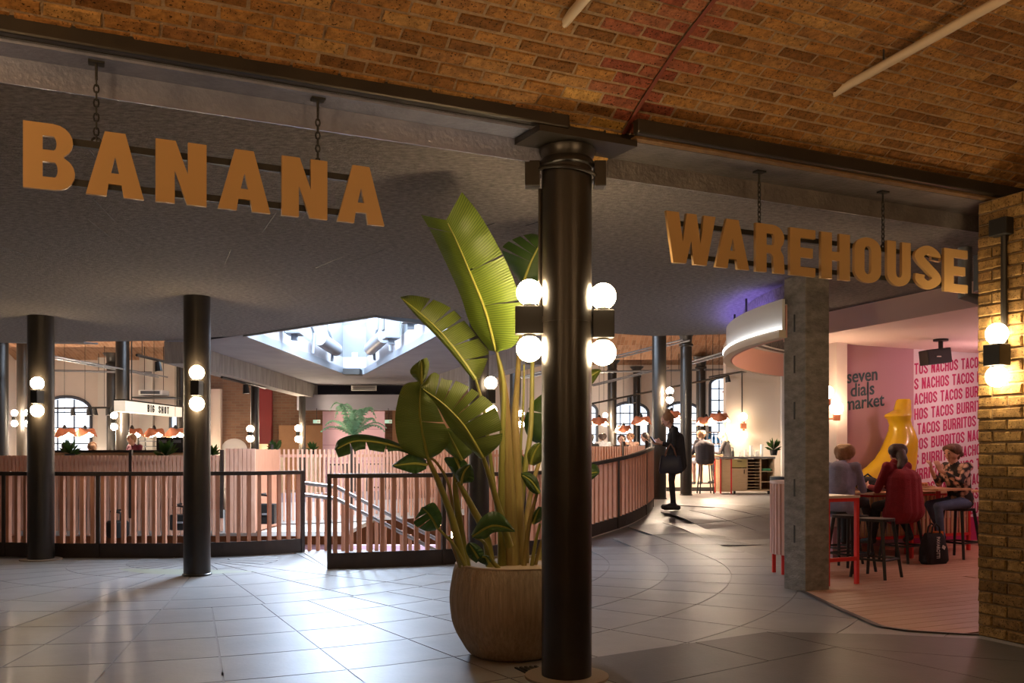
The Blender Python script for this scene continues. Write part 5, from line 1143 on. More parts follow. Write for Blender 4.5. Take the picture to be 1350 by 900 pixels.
for px, py, Y, lab in ((112, 571, 23, 'copper petal pendant right of the arched window frame'), (174, 571, 22.5, 'copper petal pendant just right of the blue lit column'), (203, 571, 23, 'copper petal pendant under the lit box sign'), (231, 571, 22, 'copper petal pendant at the right end of the lit box sign'),
                       (845, 555, 24, 'copper petal pendant left of the column the woman faces'), (822, 566, 27, 'copper petal pendant behind the curved balustrade, near the arched window'), (885, 548, 22.5, 'copper petal pendant between the two columns behind the woman'), (931, 556, 23, 'copper petal pendant above the seated man'), (948, 551, 22.5, 'copper petal pendant left of the cream bar wall'), (695, 556, 24, 'copper petal pendant between plant and foreground column'), (790, 556, 26, 'copper petal pendant right beside the foreground column'), (60, 566, 25, 'copper petal pendant behind the left lamp column')):
    dup(pd0, hall_pt(px, py, Y), 0.7 * (px % 7), lab)
sp_ = hall_pt(960, 517, 24); t = thing('pendant_lamp', 'small single copper pendant high beside the ring canopy', 'lamp', sp_); MB().lathe([(0.03, 0.14), (0.1, 0.08), (0.17, 0.0), (0.16, 0.0), (0.09, 0.07)], sp_, 16).build('shade', M_copper, t, smooth=True); MB().ball(sp_, 0.07, 12, 8).build('bulb', M_dbulb, t, smooth=True); MB().tube([sp_ + Vector((0, 0, 0.1)), Vector((sp_.x, sp_.y, 4.3))], 0.01, 6).build('cord', M_black, t)
# globes on far columns
for px, py, Y, lab in ((19, 551, 22.5, 'twin globe lamp between the two columns at the left edge'), (36, 551, 22.4, 'twin globe lamp right of the second column from the left edge'), (150.5, 555, 20.5, 'twin globe lamp on the shadowed column by the box sign'), (883, 521, 19.3, 'twin globe lamp on the column the woman faces'), (330, 571.5, 18.3, 'twin globe lamp on the thin blue post by the red door'), (393, 571.5, 21.8, 'twin globe lamp on the thin blue post by the pink panel'), (798, 553, 27.6, 'twin globe lamp on the column left of the arched window'), (687, 552, 21.7, 'twin globe lamp on the blue lit column behind the plant')):
    globe_lamp('column_lamp', lab, P(px, py, Y), (0, -1, 0), m=M_fbulb if Y > 19 else M_dbulb, r=0.075, gap=0.13 if Y > 20 else 0.095, box=(0.1, 0.08, 0.1))
globe_lamp('wall_lamp', 'twin globe lamp with copper block on the cream bar wall', P(980, 561.5, 23.15), (0, -1, 0), m=M_dbulb, r=0.1, gap=0.24, box=(0.12, 0.14, 0.14), base=M_copper)
c = P(980, 548, 23.2); wl = thing('conduit', 'thin conduit rising above the lamp on the cream bar wall', 'conduit', c); MB().tube([c + Vector((0, 0.12, 0.1)), Vector((c.x, 23.36, 4.2))], 0.014, 6).build('pipe', M_black, wl)
# cable trays, tracks and spots in the halls
def tray(lab, a, b):
    t = thing('cable_tray', lab, 'cable tray', a, 0, 'cable trays'); d = (b - a).normalized(); nn = Vector((-d.y, d.x, 0)).normalized() * 0.12
    for sgn in (-1, 1): MB().tube([a + nn * sgn, b + nn * sgn], 0.018, 4).build('side_rail', M_duct, t)
    L = (b - a).length; mb = MB()
    for k in range(int(L / 0.3)): MB().tube([a + d * 0.3 * k - nn, a + d * 0.3 * k + nn], 0.012, 4).build('rung', M_duct, t)
tray('cable tray crossing the brick vault of the left hall', P(55, 468, 18), P(215, 497, 23)); tray('cable tray at the left edge of the left hall', P(120, 452, 17), P(-20, 450, 20))
tray('cable tray from the foreground lamps to the column with capital', P(790, 476, 22), P(905, 448, 20)); tray('cable tray left of the ring canopy', P(905, 480, 24), P(965, 463, 20)); tray('cable tray behind the plant stems', P(690, 498, 22), P(720, 490, 20)); tray('lower cable tray of the right hall', P(780, 508, 25), P(880, 484, 24))
def track(lab, a, b, spots):
    t = thing('light_track', lab, 'track light', a, 0, 'black lighting tracks'); MB().tube([a, b], 0.025, 4).build('rail', M_black, t)
    for k in spots:
        q = a.lerp(b, k); h = MB().tube([q + Vector((0, 0, -0.03)), q + Vector((0.02, 0, -0.2))], [0.05, 0.07], 8).build('spotlight', M_black, t); MB().tube([q + Vector((0.02, 0, -0.195)), q + Vector((0.02, 0, -0.205))], 0.055, 8).build('lens', M_white, h)
    for k in (0.1, 0.9): q = a.lerp(b, k); MB().tube([q, Vector((q.x, q.y, max(q.z + 0.3, 4.62 if abs(q.x + 5.1) > 0.6 else 2.73)))], 0.006, 4).build('hanger', M_black, t)
track('lighting track across the bright arched window', P(62, 538, 24), P(146, 537, 24), (0.4, 0.65, 0.75, 0.95)); track('lighting track under the left concrete beam, near part', P(180, 468, 15.5), P(245, 483, 17.5), (0.4,)); track('lighting track under the left concrete beam, far part', Vector((-5.2, 16.3, 2.70)), Vector((-5.14, 19.0, 2.70)), (0.5,)); track('lighting track high in the right hall', P(780, 532, 25), P(960, 495, 22), (0.3, 0.33)); track('short lighting track above the seated man', P(935, 497, 24), P(985, 489, 22), (0.5,))
for px0, py0, px1, py1, Y, lab in ((60, 488, 200, 491, 25.3, 'thin pipe across the left hall'), (790, 490, 1000, 486, 26.9, 'thin pipe across the right hall')):
    t = thing('pipe', lab, 'pipe', P(px0, py0, Y)); MB().tube([P(px0, py0, Y), P(px1, py1, Y)], 0.03, 6).build('run', M_duct, t); MB().tube([P((px0 + px1) / 2, (py0 + py1) / 2, Y), P((px0 + px1) / 2, (py0 + py1) / 2, Y) + Vector((0, 0, 0.5))], 0.01, 4).build('hanger', M_black, t)
# tree fern before the pink panel
fern = thing('tree_fern', 'tree fern with arching fronds in front of the pink panel', 'plant', (P(467, 600, 21.3).x, 21.3, GZ)); fc = P(466, 575, 21.3)
MB().lathe([(0.16, GZ), (0.2, GZ + 0.4), (0.18, GZ + 0.4), (0.17, GZ + 0.36)], (fc.x, fc.y, 0), 18).build('pot', M_black, fern); MB().tube([(fc.x, fc.y, GZ + 0.3), (fc.x, fc.y, fc.z)], [0.07, 0.06], 8).build('trunk', M_haird, fern)
M_fern = leafmat('fern_green', (0.30, 0.55, 0.38), (0.38, 0.64, 0.46), 0.5, 0.4)
for k in range(13):
    a = 2 * math.pi * k / 13 + random.uniform(-0.25, 0.25); el = random.uniform(0.75, 0.95) if k % 2 else random.uniform(0.35, 0.7); ln_ = random.uniform(0.75, 1.1); bend_ = random.uniform(1.6, 2.1); d = Vector((math.cos(a), math.sin(a), 0)); mb = MB(); pts = []
    for j in range(15):
        t = j / 14; pts.append(fc + d * (0.82 * t * ln_) * (1 if k % 2 == 0 else 0.75) + Vector((0, 0, el * math.sin(t * bend_) - 0.25 * t * t)))
    sd = Vector((-d.y, d.x, 0)); mb.tube(pts, 0.008, 4)
    for j in range(1, 15):
        w = 0.17 * math.sin(math.pi * min(1, j / 14 * 0.9 + 0.1)) + 0.02; f = (pts[j] - pts[j - 1]).normalized()
        for sgn in (-1, 1):
            p = pts[j]; mb.add([p, p + sd * sgn * w * 0.5 + f * 0.05 + Vector((0, 0, 0.01)), p + sd * sgn * w + f * 0.03 - Vector((0, 0, 0.03)), p + sd * sgn * w * 0.5 - f * 0.02], [(0, 1, 2, 3)])
    mb.build('frond', M_fern, fern)
# small shrubs on far rails
def shrub(lab, c, r_, n=26):
    t = thing('potted_plant', lab, 'plant', c - Vector((0, 0, r_)), 0, 'small plants beyond the stairwell'); MB().lathe([(r_ * 0.35, -r_ * 1.0), (r_ * 0.45, -r_ * 0.4), (r_ * 0.4, -r_ * 0.4)], c, 12).build('pot', M_black, t); mb = MB()
    if c.y < 21.5: MB().prism([(c.x - 0.12, c.y - 0.12), (c.x + 0.12, c.y - 0.12), (c.x + 0.12, c.y + 0.12), (c.x - 0.12, c.y + 0.12)], GZ, c.z - r_).build('stand', M_wood, t)
    rnd = random.Random(len(lab))
    for k in range(n):
        d = Vector((rnd.uniform(-1, 1), rnd.uniform(-1, 1), rnd.uniform(-0.2, 1))).normalized(); s_ = d.orthogonal().normalized() * r_ * 0.18; p0 = c - Vector((0, 0, r_ * 0.4)); p1 = c + d * r_; pm_ = p0.lerp(p1, 0.6)
        mb.add([p0, pm_ + s_, p1, pm_ - s_], [(0, 1, 2, 3)])
    mb.build('foliage', LD, t)
for px, py, Y, r_, lab in ((92, 592, 18, 0.22, 'leafy plant behind the far left balustrade near the arched window'), (219, 594, 18, 0.26, 'bushy plant left of the middle column beyond the stairwell'), (280, 595, 18.5, 0.18, 'small plant right of the middle column beyond the stairwell'), (364, 590, 18.8, 0.2, 'plant below the amber panes'), (412, 590, 20, 0.16, 'small plant left of the pink panel'), (1020, 588, 22, 0.22, 'leafy potted plant on the bar cabinet')): shrub(lab, P(px, py, Y), r_)
# furniture of the left hall
for px, w, lab in ((205, 0.62, 'wire rack of trays behind the blurred person'),):
    c = P(px, 600, 21); t = thing('tray_rack', lab, 'rack', (c.x, c.y, GZ))
    for sx in (-1, 1): 
        for sy in (-1, 1): MB().box((c.x + sx * w / 2, c.y + sy * 0.2, GZ + 0.68), (0.03, 0.03, 1.35)).build('post', M_black, t)
    for k in range(9): MB().box((c.x, c.y, GZ + 0.3 + 0.12 * k), (w, 0.42, 0.015)).build('tray', M_duct, t)
cn = thing('service_counter', 'long service counter below the lit box sign', 'counter', (-8.3, 18.7, GZ)); MB().box((-8.0, 18.7, GZ + 0.5), (2.8, 0.6, 1.0)).build('body', M_wood, cn); MB().box((-8.0, 18.7, GZ + 1.02), (2.9, 0.7, 0.05)).build('top', M_black, cn)
for px, lab in ((218, 'black box on the counter left of the middle column'), (237, 'second black box on the counter left of the middle column')):
    c = P(px, 590, 18.7); c.z = GZ + 1.045 + 0.13; t = thing('coffee_machine', lab, 'machine', c - Vector((0, 0, 0.13)), 0, 'black machines on the counter'); MB().box(c, (0.26, 0.3, 0.26)).build('case', M_black, t, bevel=0.02); MB().box(c + Vector((0, -0.16, 0.05)), (0.16, 0.02, 0.06)).build('panel', M_duct, t)
tbm = thing('cafe_table', 'table where people sit by the arched window', 'table', (-11.4, 20.8, GZ)); MB().box((-11.4, 20.8, GZ + 0.74), (1.8, 0.7, 0.05)).build('top', M_wood, tbm)
for dx in (-0.8, 0.8):
    for dy in (-0.28, 0.28): MB().box((-11.4 + dx, 20.8 + dy, GZ + 0.36), (0.05, 0.05, 0.72)).build('leg', M_black, tbm)
# far stools behind the open balustrade
fs0 = make_stool('black bar stool below the tree fern, leftmost', Vector((P(444, 610, 19.8).x, 19.9, GZ)), 0.2, 0.75)
for px, Y, lab in ((462, 20.3, 'second black bar stool below the tree fern'), (491, 20.6, 'third black bar stool below the tree fern'), (515, 21.6, 'black bar stool right of the tree fern')): dup(fs0, Vector((P(px, 610, Y).x, Y + 0.3, GZ)), 0.1, lab)
# bar counter, cabinet and their things
bc = thing('bar_counter', 'pale bar counter where the man in grey shirt sits', 'counter', (4.6, 23.7, GZ)); MB().box((4.6, 24.0, GZ + 0.47), (2.0, 0.5, 0.94)).build('body', mat('counter_pale', (0.72, 0.55, 0.42), 0.6), bc); MB().box((4.6, 23.95, GZ + 0.96), (2.1, 0.62, 0.05)).build('top', M_wood, bc); MB().box((4.6, 23.72, GZ + 0.05), (2.0, 0.03, 0.1)).build('plinth', M_black, bc)
sh = thing('bottle_shelf', 'shelf with bottles behind the seated man', 'shelf', P(930, 570, 27.5)); c = P(934, 572, 27.5)
for k in range(3): MB().box((c.x, c.y, c.z - 0.3 + 0.35 * k), (1.5, 0.3, 0.03)).build('board', M_wood, sh)
for sx in (-0.74, 0.74): MB().box((c.x + sx, c.y, (c.z + 0.55 + GZ) / 2), (0.04, 0.3, c.z + 0.55 - GZ)).build('upright', M_wood, sh)
for k in range(6):
    b0 = Vector((c.x - 0.1 + 0.13 * k, c.y, c.z - 0.285)); t = thing('bottle', ('blue', 'teal', 'blue', 'green', 'blue', 'teal')[k] + ' bottle on the far shelf, number %s from the left' % ('one', 'two', 'three', 'four', 'five', 'six')[k], 'bottle', b0, 0, 'bottles on the far shelf')
    MB().lathe([(0.04, 0), (0.042, 0.18), (0.015, 0.24), (0.015, 0.3)], b0, 12).build('glass', mat('bottle_blue', (0.03, 0.2, 0.5), 0.2), t, smooth=True); MB().lathe([(0.017, 0.3), (0.017, 0.33)], b0, 10).build('cap', M_black, t)
cab = thing('bar_cabinet', 'plywood bar cabinet with stone top, drawer and open shelves', 'cabinet', (5.75, 22.0, GZ)); yb = 22.0
def cx_(px): return (px - 675) / FPX * yb
x0, x1, x2, x3, x4 = cx_(950), cx_(964), cx_(985), cx_(1003), cx_(1020)
MB().box(((x0 + x4) / 2, yb + 0.3, 1.235), (x4 - x0 + 0.06, 0.68, 0.05)).build('top', mat('stone_top', (0.22, 0.19, 0.17), 0.5), cab)
MB().box(((x0 + x1) / 2, yb + 0.3, 0.80), (x1 - x0 - 0.02, 0.6, 0.78)).build('side_panel', M_wood, cab)
MB().box(((x1 + x4) / 2, yb + 0.55, 0.83), (x4 - x1, 0.1, 0.74)).build('back', mat('shelf_dark', (0.22, 0.11, 0.05), 0.7), cab)
MB().box(((x1 + x4) / 2, yb + 0.3, 0.45), (x4 - x1, 0.6, 0.03)).build('base', M_wood, cab)
for x in (x1, x2, x3, x4): MB().box((x, yb + 0.3, 0.83), (0.03, 0.6, 0.76)).build('upright', M_wood, cab)
struct(MB().box((-3.7, 23.0, 2.92), (3.2, 0.1, 0.30)).build('trim_9', mat('navy_recess', (0.02, 0.022, 0.04), 0.7)), 'dark recess above the grey fascia')
dw = MB().box(((x1 + x2) / 2, yb - 0.01, 1.10), (x2 - x1 - 0.03, 0.03, 0.20)).build('drawer', mat('brass_front', (0.55, 0.42, 0.16), 0.4, 0.3), cab); d2 = MB().box(((x1 + x2) / 2, yb - 0.01, 0.72), (x2 - x1 - 0.03, 0.03, 0.52)).build('door', M_wood, cab)
MB().box(((x1 + x2) / 2, yb - 0.035, 1.15), (0.1, 0.02, 0.015)).build('handle', M_black, dw); MB().box((x2 - 0.08, yb - 0.035, 0.9), (0.015, 0.02, 0.1)).build('handle', M_black, d2)
for k in range(9): MB().box(((x2 + x3) / 2, yb + 0.25, 0.52 + 0.075 * k), (x3 - x2 - 0.03, 0.5, 0.012)).build('shelf', M_wood, cab)
for k in range(2): MB().box(((x3 + x4) / 2, yb + 0.25, 0.65 + 0.25 * k), (x4 - x3 - 0.03, 0.5, 0.02)).build('shelf', M_wood, cab)
for (x, y) in ((x0, yb), (x0, yb + 0.6), (x1, yb)): MB().box((x, y, 0.80), (0.03, 0.03, 0.86)).build('red_post', M_red, cab)
for x in (x1 + 0.1, x4 - 0.1): MB().lathe([(0.05, -0.02), (0.05, 0.02)], (x, yb + 0.1, 0.40), 12, Matrix.Rotation(R(90), 3, 'Y')).build('castor', M_black, cab)
gt = thing('green_tray', 'green tray on the open shelf of the bar cabinet', 'tray', ((x3 + x4) / 2, yb + 0.2, 0.92)); MB().box(((x3 + x4) / 2, yb + 0.2, 0.945), (0.2, 0.3, 0.06)).build('body', mat('tray_green', (0.1, 0.35, 0.15), 0.5), gt); MB().box(((x3 + x4) / 2, yb + 0.04, 0.955), (0.22, 0.02, 0.02)).build('rim', MATS['tray_green'], gt)
M_glass = mat('clear_glass', (0.9, 0.9, 0.88), 0.1, alpha=0.45)
names = ('first', 'second', 'third', 'fourth', 'fifth', 'sixth', 'seventh', 'eighth', 'ninth')
for k in range(9):
    px = 978 + 3.6 * k; hgt = 0.12 + 0.03 * (k % 3) + (0.12 if k in (4, 8) else 0); b0 = Vector((cx_(px), yb + 0.15 + 0.1 * (k % 2), 1.26)); t = thing('drinking_glass', 'clear glass on the bar cabinet, %s from the left' % names[k], 'glass', b0, 0, 'glasses on the bar cabinet')
    MB().lathe([(0.025, 0.0), (0.034, 0.01), (0.038, hgt), (0.034, hgt), (0.03, 0.015), (0.0, 0.012)], b0, 12).build('bowl', M_glass, t, smooth=True); MB().lathe([(0.028, 0), (0.028, 0.008)], b0, 12).build('foot', M_white, t)
bt = thing('pump_bottle', 'dark slim bottle at the left end of the bar cabinet', 'bottle', (cx_(969), yb + 0.2, 1.26)); MB().lathe([(0.03, 0), (0.03, 0.12), (0.01, 0.16), (0.01, 0.22)], (cx_(969), yb + 0.2, 1.26), 12).build('body', M_black, bt, smooth=True); MB().box((cx_(969) - 0.02, yb + 0.2, 1.48), (0.05, 0.02, 0.015)).build('nozzle', M_black, bt)
bi = Fl(1028, 657, GZ); bn_ = thing('waste_bin', 'black waste bin with grey liner between the cabinet and the slatted counter', 'bin', bi); MB().lathe([(0.17, 0), (0.2, 0.46), (0.185, 0.46), (0.16, 0.05), (0, 0.05)], bi, 20).build('bucket', mat('bin_black', (0.03, 0.033, 0.037), 0.5), bn_, smooth=True); MB().lathe([(0.205, 0.40), (0.21, 0.47), (0.19, 0.48)], bi, 20).build('liner', mat('liner', (0.05, 0.055, 0.06), 0.4), bn_, smooth=True)
sds = thing('bar_stool', 'wooden seat stool the man in grey shirt sits on', 'stool', P(933, 650, 22.0)); q = P(930, 650, 22.3); q.z = GZ
MB().lathe([(0.17, 0.70), (0.19, 0.72), (0.18, 0.75)], q, 20).build('seat', mat('oak_seat', (0.6, 0.3, 0.1), 0.5), sds, smooth=True)
for sx in (-1, 1):
    for sy in (-1, 1): MB().tube([q + Vector((sx * 0.11, sy * 0.11, 0.71)), q + Vector((sx * 0.17, sy * 0.17, 0))], 0.016, 6).build('leg', M_black, sds)
MB().tube([q + Vector((0.15 * math.cos(R(a)), 0.15 * math.sin(R(a)), 0.25)) for a in range(0, 361, 30)], 0.012, 6, cap=False).build('foot_ring', M_black, sds)

# ================================================================== BAGS
tg = thing('tote_bag', 'black tote bag lettered PAVAROTTI on the floor under the counter', 'bag', Fl(1231, 744)); c = Fl(1231, 744); c.z = 0.013
mb = MB(); rows = []
for z, w, d in ((0, 0.17, 0.07), (0.04, 0.19, 0.09), (0.18, 0.185, 0.085), (0.30, 0.16, 0.06), (0.37, 0.13, 0.03)):
    rows.append([c + BD * w * math.copysign(abs(math.cos(R(a))) ** 0.5, math.cos(R(a))) + BN * d * math.copysign(abs(math.sin(R(a))) ** 0.5, math.sin(R(a))) + Vector((-0.02 * z, 0, z)) for a in range(0, 360, 20)])
mb.grid(rows, closed=True); mb.add(rows[0], [tuple(range(18))]); mb.build('body', M_blackc, tg, smooth=True)
for sg in (-1, 1): MB().tube([c + BD * (0.07 * k) + BN * 0.03 * sg + Vector((0, 0, z)) for k, z in ((-1, 0.36), (-0.8, 0.44), (0, 0.48), (0.8, 0.44), (1, 0.36))], 0.010, 6).build('handle', M_blackc, tg)
text('lettering', 'PAVAROTTI', M_white, tg, 0.078, c - BN * 0.094 - BD * 0.06 + Vector((0, 0, 0.33)), Vector((0, 0, -1)), BD, 0.001, 0.001, sx=0.62)
MB().box(c - BN * 0.092 + BD * 0.06 + Vector((0, 0, 0.2)), (0.05, 0.006, 0.04), BA, Matrix.Rotation(BA, 3, 'Z') @ Matrix.Rotation(0.5, 3, 'Y')).build('emblem', M_white, tg)
MB().box(c + BD * 0.06 + Vector((0, 0, 0.355)), (0.15, 0.05, 0.06), BA).build('orange_lining', mat('orange', (0.75, 0.2, 0.02), 0.6), tg)
bp_ = thing('backpack', 'black backpack on the counter between the two left diners', 'bag', P(1148, 645, 11.6)); c = B(sB(1144, 3.76), 3.76, 0.845 + 0.10)
MB().ball(c, 0.16, 16, 10, (1.0, 0.6, 0.62)).build('body', M_blackc, bp_, smooth=True); MB().ball(c + Vector((0.02, -0.07, -0.03)), 0.09, 12, 8, (1.1, 0.5, 0.7)).build('pocket', M_blackc, bp_, smooth=True); MB().tube([c + Vector((-0.1, 0, 0.06)), c + Vector((0, 0, 0.13)), c + Vector((0.1, 0, 0.05))], 0.012, 6).build('strap', M_blackc, bp_)
fd = thing('snack_tray', 'small wooden tray on the counter in front of the person in floral blouse', 'tray', P(1214, 642, 12.1)); c = B(sB(1214, 3.5), 3.5, 0.905)
MB().box(c + Vector((0, 0, 0.01)), (0.3, 0.18, 0.02), BA).build('board', M_wood, fd)
for k in range(4): MB().ball(c + BD * (-0.09 + 0.06 * k) + Vector((0, 0, 0.04)), 0.03, 10, 6, (1, 1, 0.8)).build('snack', mat('snack', (0.55, 0.25, 0.1), 0.7), fd, smooth=True)

# ================================================================== PEOPLE
def capsule(mb, a, b, ra, rb, seg=12):
    a, b = Vector(a), Vector(b); d = b - a
    d = d.normalized() if d.length > 1e-5 else Vector((0, 0, 1)); pts = []; rs = []
    for k in range(4): t = R(90 - 22.5 * k - 8); pts.append(a - d * ra * math.sin(t)); rs.append(ra * math.cos(t))
    for k in range(4): t = R(14.5 + 22.5 * k); pts.append(b + d * rb * math.sin(t)); rs.append(rb * math.cos(t))
    mb.tube(pts, rs, seg)
def remesh(caps, vox, T, smooth=3):
    """caps [(a, b, ra, rb, slot)] -> one continuous surface, slots given by the nearest limb"""
    mb = MB()
    for a, b, ra, rb, s in caps: capsule(mb, a, b, ra, rb)
    me = bpy.data.meshes.new('body'); me.from_pydata([tuple(q) for q in mb.v], [], mb.f); o = bpy.data.objects.new('tmp', me); COL.objects.link(o)
    md = o.modifiers.new('r', 'REMESH'); md.mode = 'VOXEL'; md.voxel_size = vox
    ms = o.modifiers.new('s', 'SMOOTH'); ms.factor = 0.5; ms.iterations = smooth
    dg = bpy.context.evaluated_depsgraph_get(); out = bpy.data.meshes.new_from_object(o.evaluated_get(dg)); bpy.data.objects.remove(o)
    import numpy as np
    nP = len(out.polygons); cen = np.empty(nP * 3); out.polygons.foreach_get('center', cen); cen = cen.reshape(-1, 3)
    best = np.full(nP, 1e9); idx = np.zeros(nP, dtype=np.int32)
    for a, b, ra, rb, s in caps:
        a_, b_ = np.array(a), np.array(b); ab = b_ - a_; l2 = max(1e-8, ab @ ab); t = np.clip(((cen - a_) @ ab) / l2, 0, 1)
        dd = np.linalg.norm(cen - (a_ + t[:, None] * ab), axis=1) - (ra + (rb - ra) * t); k = dd < best; best[k] = dd[k]; idx[k] = s
    out.polygons.foreach_set('material_index', idx); out.transform(T); out.shade_smooth(); out.update(); return out
def hand(caps, w, d, side, s, curl=0.9, sc_=1.0):
    """palm with four fingers and a thumb leaving its side; d direction of the hand, side: thumb side"""
    d = Vector(d).normalized(); side = Vector(side); side = (side - d * side.dot(d)).normalized(); nrm = d.cross(side).normalized(); w = Vector(w)
    for k in range(4):
        o_ = side * (0.028 - 0.019 * k) * sc_; caps.append((w + o_ * 0.6, w + d * 0.075 * sc_ + o_, 0.015 * sc_, 0.012 * sc_, s))
        L = (0.040, 0.045, 0.042, 0.033)[k] * sc_; p0 = w + d * 0.08 * sc_ + o_; p1 = p0 + (d * math.cos(curl * 0.5) + nrm * math.sin(curl * 0.5)) * L; p2 = p1 + (d * math.cos(curl * 1.4) + nrm * math.sin(curl * 1.4)) * L * 0.8
        caps.append((p0, p1, 0.0098 * sc_, 0.009 * sc_, s)); caps.append((p1, p2, 0.009 * sc_, 0.0075 * sc_, s))
    t0 = w + d * 0.02 * sc_ + side * 0.025 * sc_; t1 = t0 + (side * 0.7 + d * 0.7 + nrm * 0.3) * 0.045 * sc_; t2 = t1 + (d * 0.9 + nrm * 0.4) * 0.032 * sc_
    caps.append((t0, t1, 0.0135 * sc_, 0.011 * sc_, s)); caps.append((t1, t2, 0.011 * sc_, 0.008 * sc_, s))
def person(lab, loc, rz, J, mats, extra=(), hair=(), hairm=None, vox=0.011, hands=True, bulk=1.0, skirt=None, bare=(), face=True, headdir=(0, 1, -0.1)):
    """J joints in a local frame (x right, y forward, z up). slots: 0 skin 1 top 2 trousers 3 shoes 4 extra"""
    J = {k: Vector(v) for k, v in J.items()}; caps = []; b = bulk
    pel, che, nek, hd = J['pelvis'], J['chest'], J['neck'], J['head']
    hw = (J['hipR'] - J['hipL']).normalized(); sw_ = (J['shR'] - J['shL']).normalized()
    for s_ in (-1, 1):
        caps += [(pel + hw * 0.06 * s_, pel.lerp(che, 0.5) + sw_ * 0.055 * s_, 0.115 * b, 0.108 * b, 1), (pel.lerp(che, 0.5) + sw_ * 0.055 * s_, che + sw_ * 0.075 * s_, 0.108 * b, 0.112 * b, 1)]
    caps += [(pel, che, 0.118 * b, 0.118 * b, 1)]
    caps += [(che + Vector((0, 0, 0.05)), nek - Vector((0, 0, 0.01)), 0.09 * b, 0.055, 1), (nek - Vector((0, 0, 0.02)), hd - Vector((0, 0, 0.05)), 0.052, 0.05, 0)]
    for S in 'LR':
        sh_, el, wr = J['sh' + S], J['el' + S], J['wr' + S]
        caps += [(che.lerp(nek, 0.55), sh_, 0.06 * b, 0.058 * b, 1), (sh_, el, 0.056 * b, 0.043 * b, 1), (el, wr.lerp(el, 0.25), 0.042 * b, 0.032 * b, 0 if 'arm' in bare else 1), (wr.lerp(el, 0.25), wr, 0.029, 0.026, 0)]
        hp, kn, an, to = J['hip' + S], J['kn' + S], J['an' + S], J['toe' + S]
        caps += [(hp, kn, 0.083 * b, 0.058 * b, 2), (kn, an.lerp(kn, 0.55), 0.056 * b, 0.052 * b, 0 if 'leg' in bare else 2), (an.lerp(kn, 0.55), an, 0.052 * b if 'leg' not in bare else 0.048, 0.038, 0 if 'leg' in bare else 2), (an - Vector((0, 0, 0.03)), to, 0.046, 0.036, 3)]
        d = wr - el; fwd = J.get('hd' + S, wr + d) - wr
        if hands: hand(caps, wr, fwd, J.get('th' + S, Vector((0, 0, 1))), 0)
    f = Vector(headdir).normalized(); r_ = f.cross(Vector((0, 0, 1))).normalized(); u = r_.cross(f)
    caps += [(hd - f * 0.018 + u * 0.02, hd + f * 0.018 + u * 0.025, 0.088, 0.082, 0), (hd + f * 0.03 - u * 0.03, hd + f * 0.045 - u * 0.085, 0.062, 0.035, 0), (hd - r_ * 0.03 - u * 0.02 + f * 0.02, hd + r_ * 0.03 - u * 0.02 + f * 0.02, 0.058, 0.058, 0)]
    caps += [(hd + f * 0.095 + u * 0.005, hd + f * 0.112 - u * 0.028, 0.010, 0.014, 0)]
    for s_ in (-1, 1): caps += [(hd + r_ * s_ * 0.088 - u * 0.005 - f * 0.01, hd + r_ * s_ * 0.088 - u * 0.035 - f * 0.004, 0.016, 0.010, 0)]
    caps += list(extra)
    t = thing('person', lab, 'person', loc, rz); me = remesh(caps, vox, Matrix.Identity(4))
    for m in mats: me.materials.append(m)
    o = bpy.data.objects.new('body', me); COL.objects.link(o); o.parent = t
    if hair:
        hc = [(hd + r_ * a[0] + f * a[1] + u * a[2], hd + r_ * c_[0] + f * c_[1] + u * c_[2], ra, rb, 0) for a, c_, ra, rb in hair]
        hm = remesh(hc, 0.010, Matrix.Identity(4), 2); hm.materials.append(hairm); oh = bpy.data.objects.new('hair', hm); COL.objects.link(oh); oh.parent = t
    if face:
        for s_ in (-1, 1):
            MB().ball(hd + f * 0.093 + r_ * 0.032 * s_ + u * 0.006, 0.0095, 8, 6).build('eye', M_haird, t, smooth=True, local=True); e0 = hd + f * 0.099 + u * 0.028
            MB().tube([e0 + r_ * s_ * 0.02, e0 + r_ * s_ * 0.045 - f * 0.008], 0.004, 5).build('eyebrow', hairm or M_haird, t, local=True)
        MB().tube([hd + f * 0.088 - u * 0.058 - r_ * 0.022, hd + f * 0.097 - u * 0.06, hd + f * 0.088 - u * 0.058 + r_ * 0.022], 0.006, 6).build('mouth', mat('lips', (0.45, 0.14, 0.11), 0.5), t, local=True)
    return t
CAP = [((-0.03, -0.015, 0.035), (0.03, -0.015, 0.035), 0.088, 0.088), ((0, -0.05, -0.01), (0, -0.055, -0.05), 0.075, 0.05), ((-0.06, -0.01, 0.0), (-0.062, -0.02, -0.03), 0.04, 0.03), ((0.06, -0.01, 0.0), (0.062, -0.02, -0.03), 0.04, 0.03)]
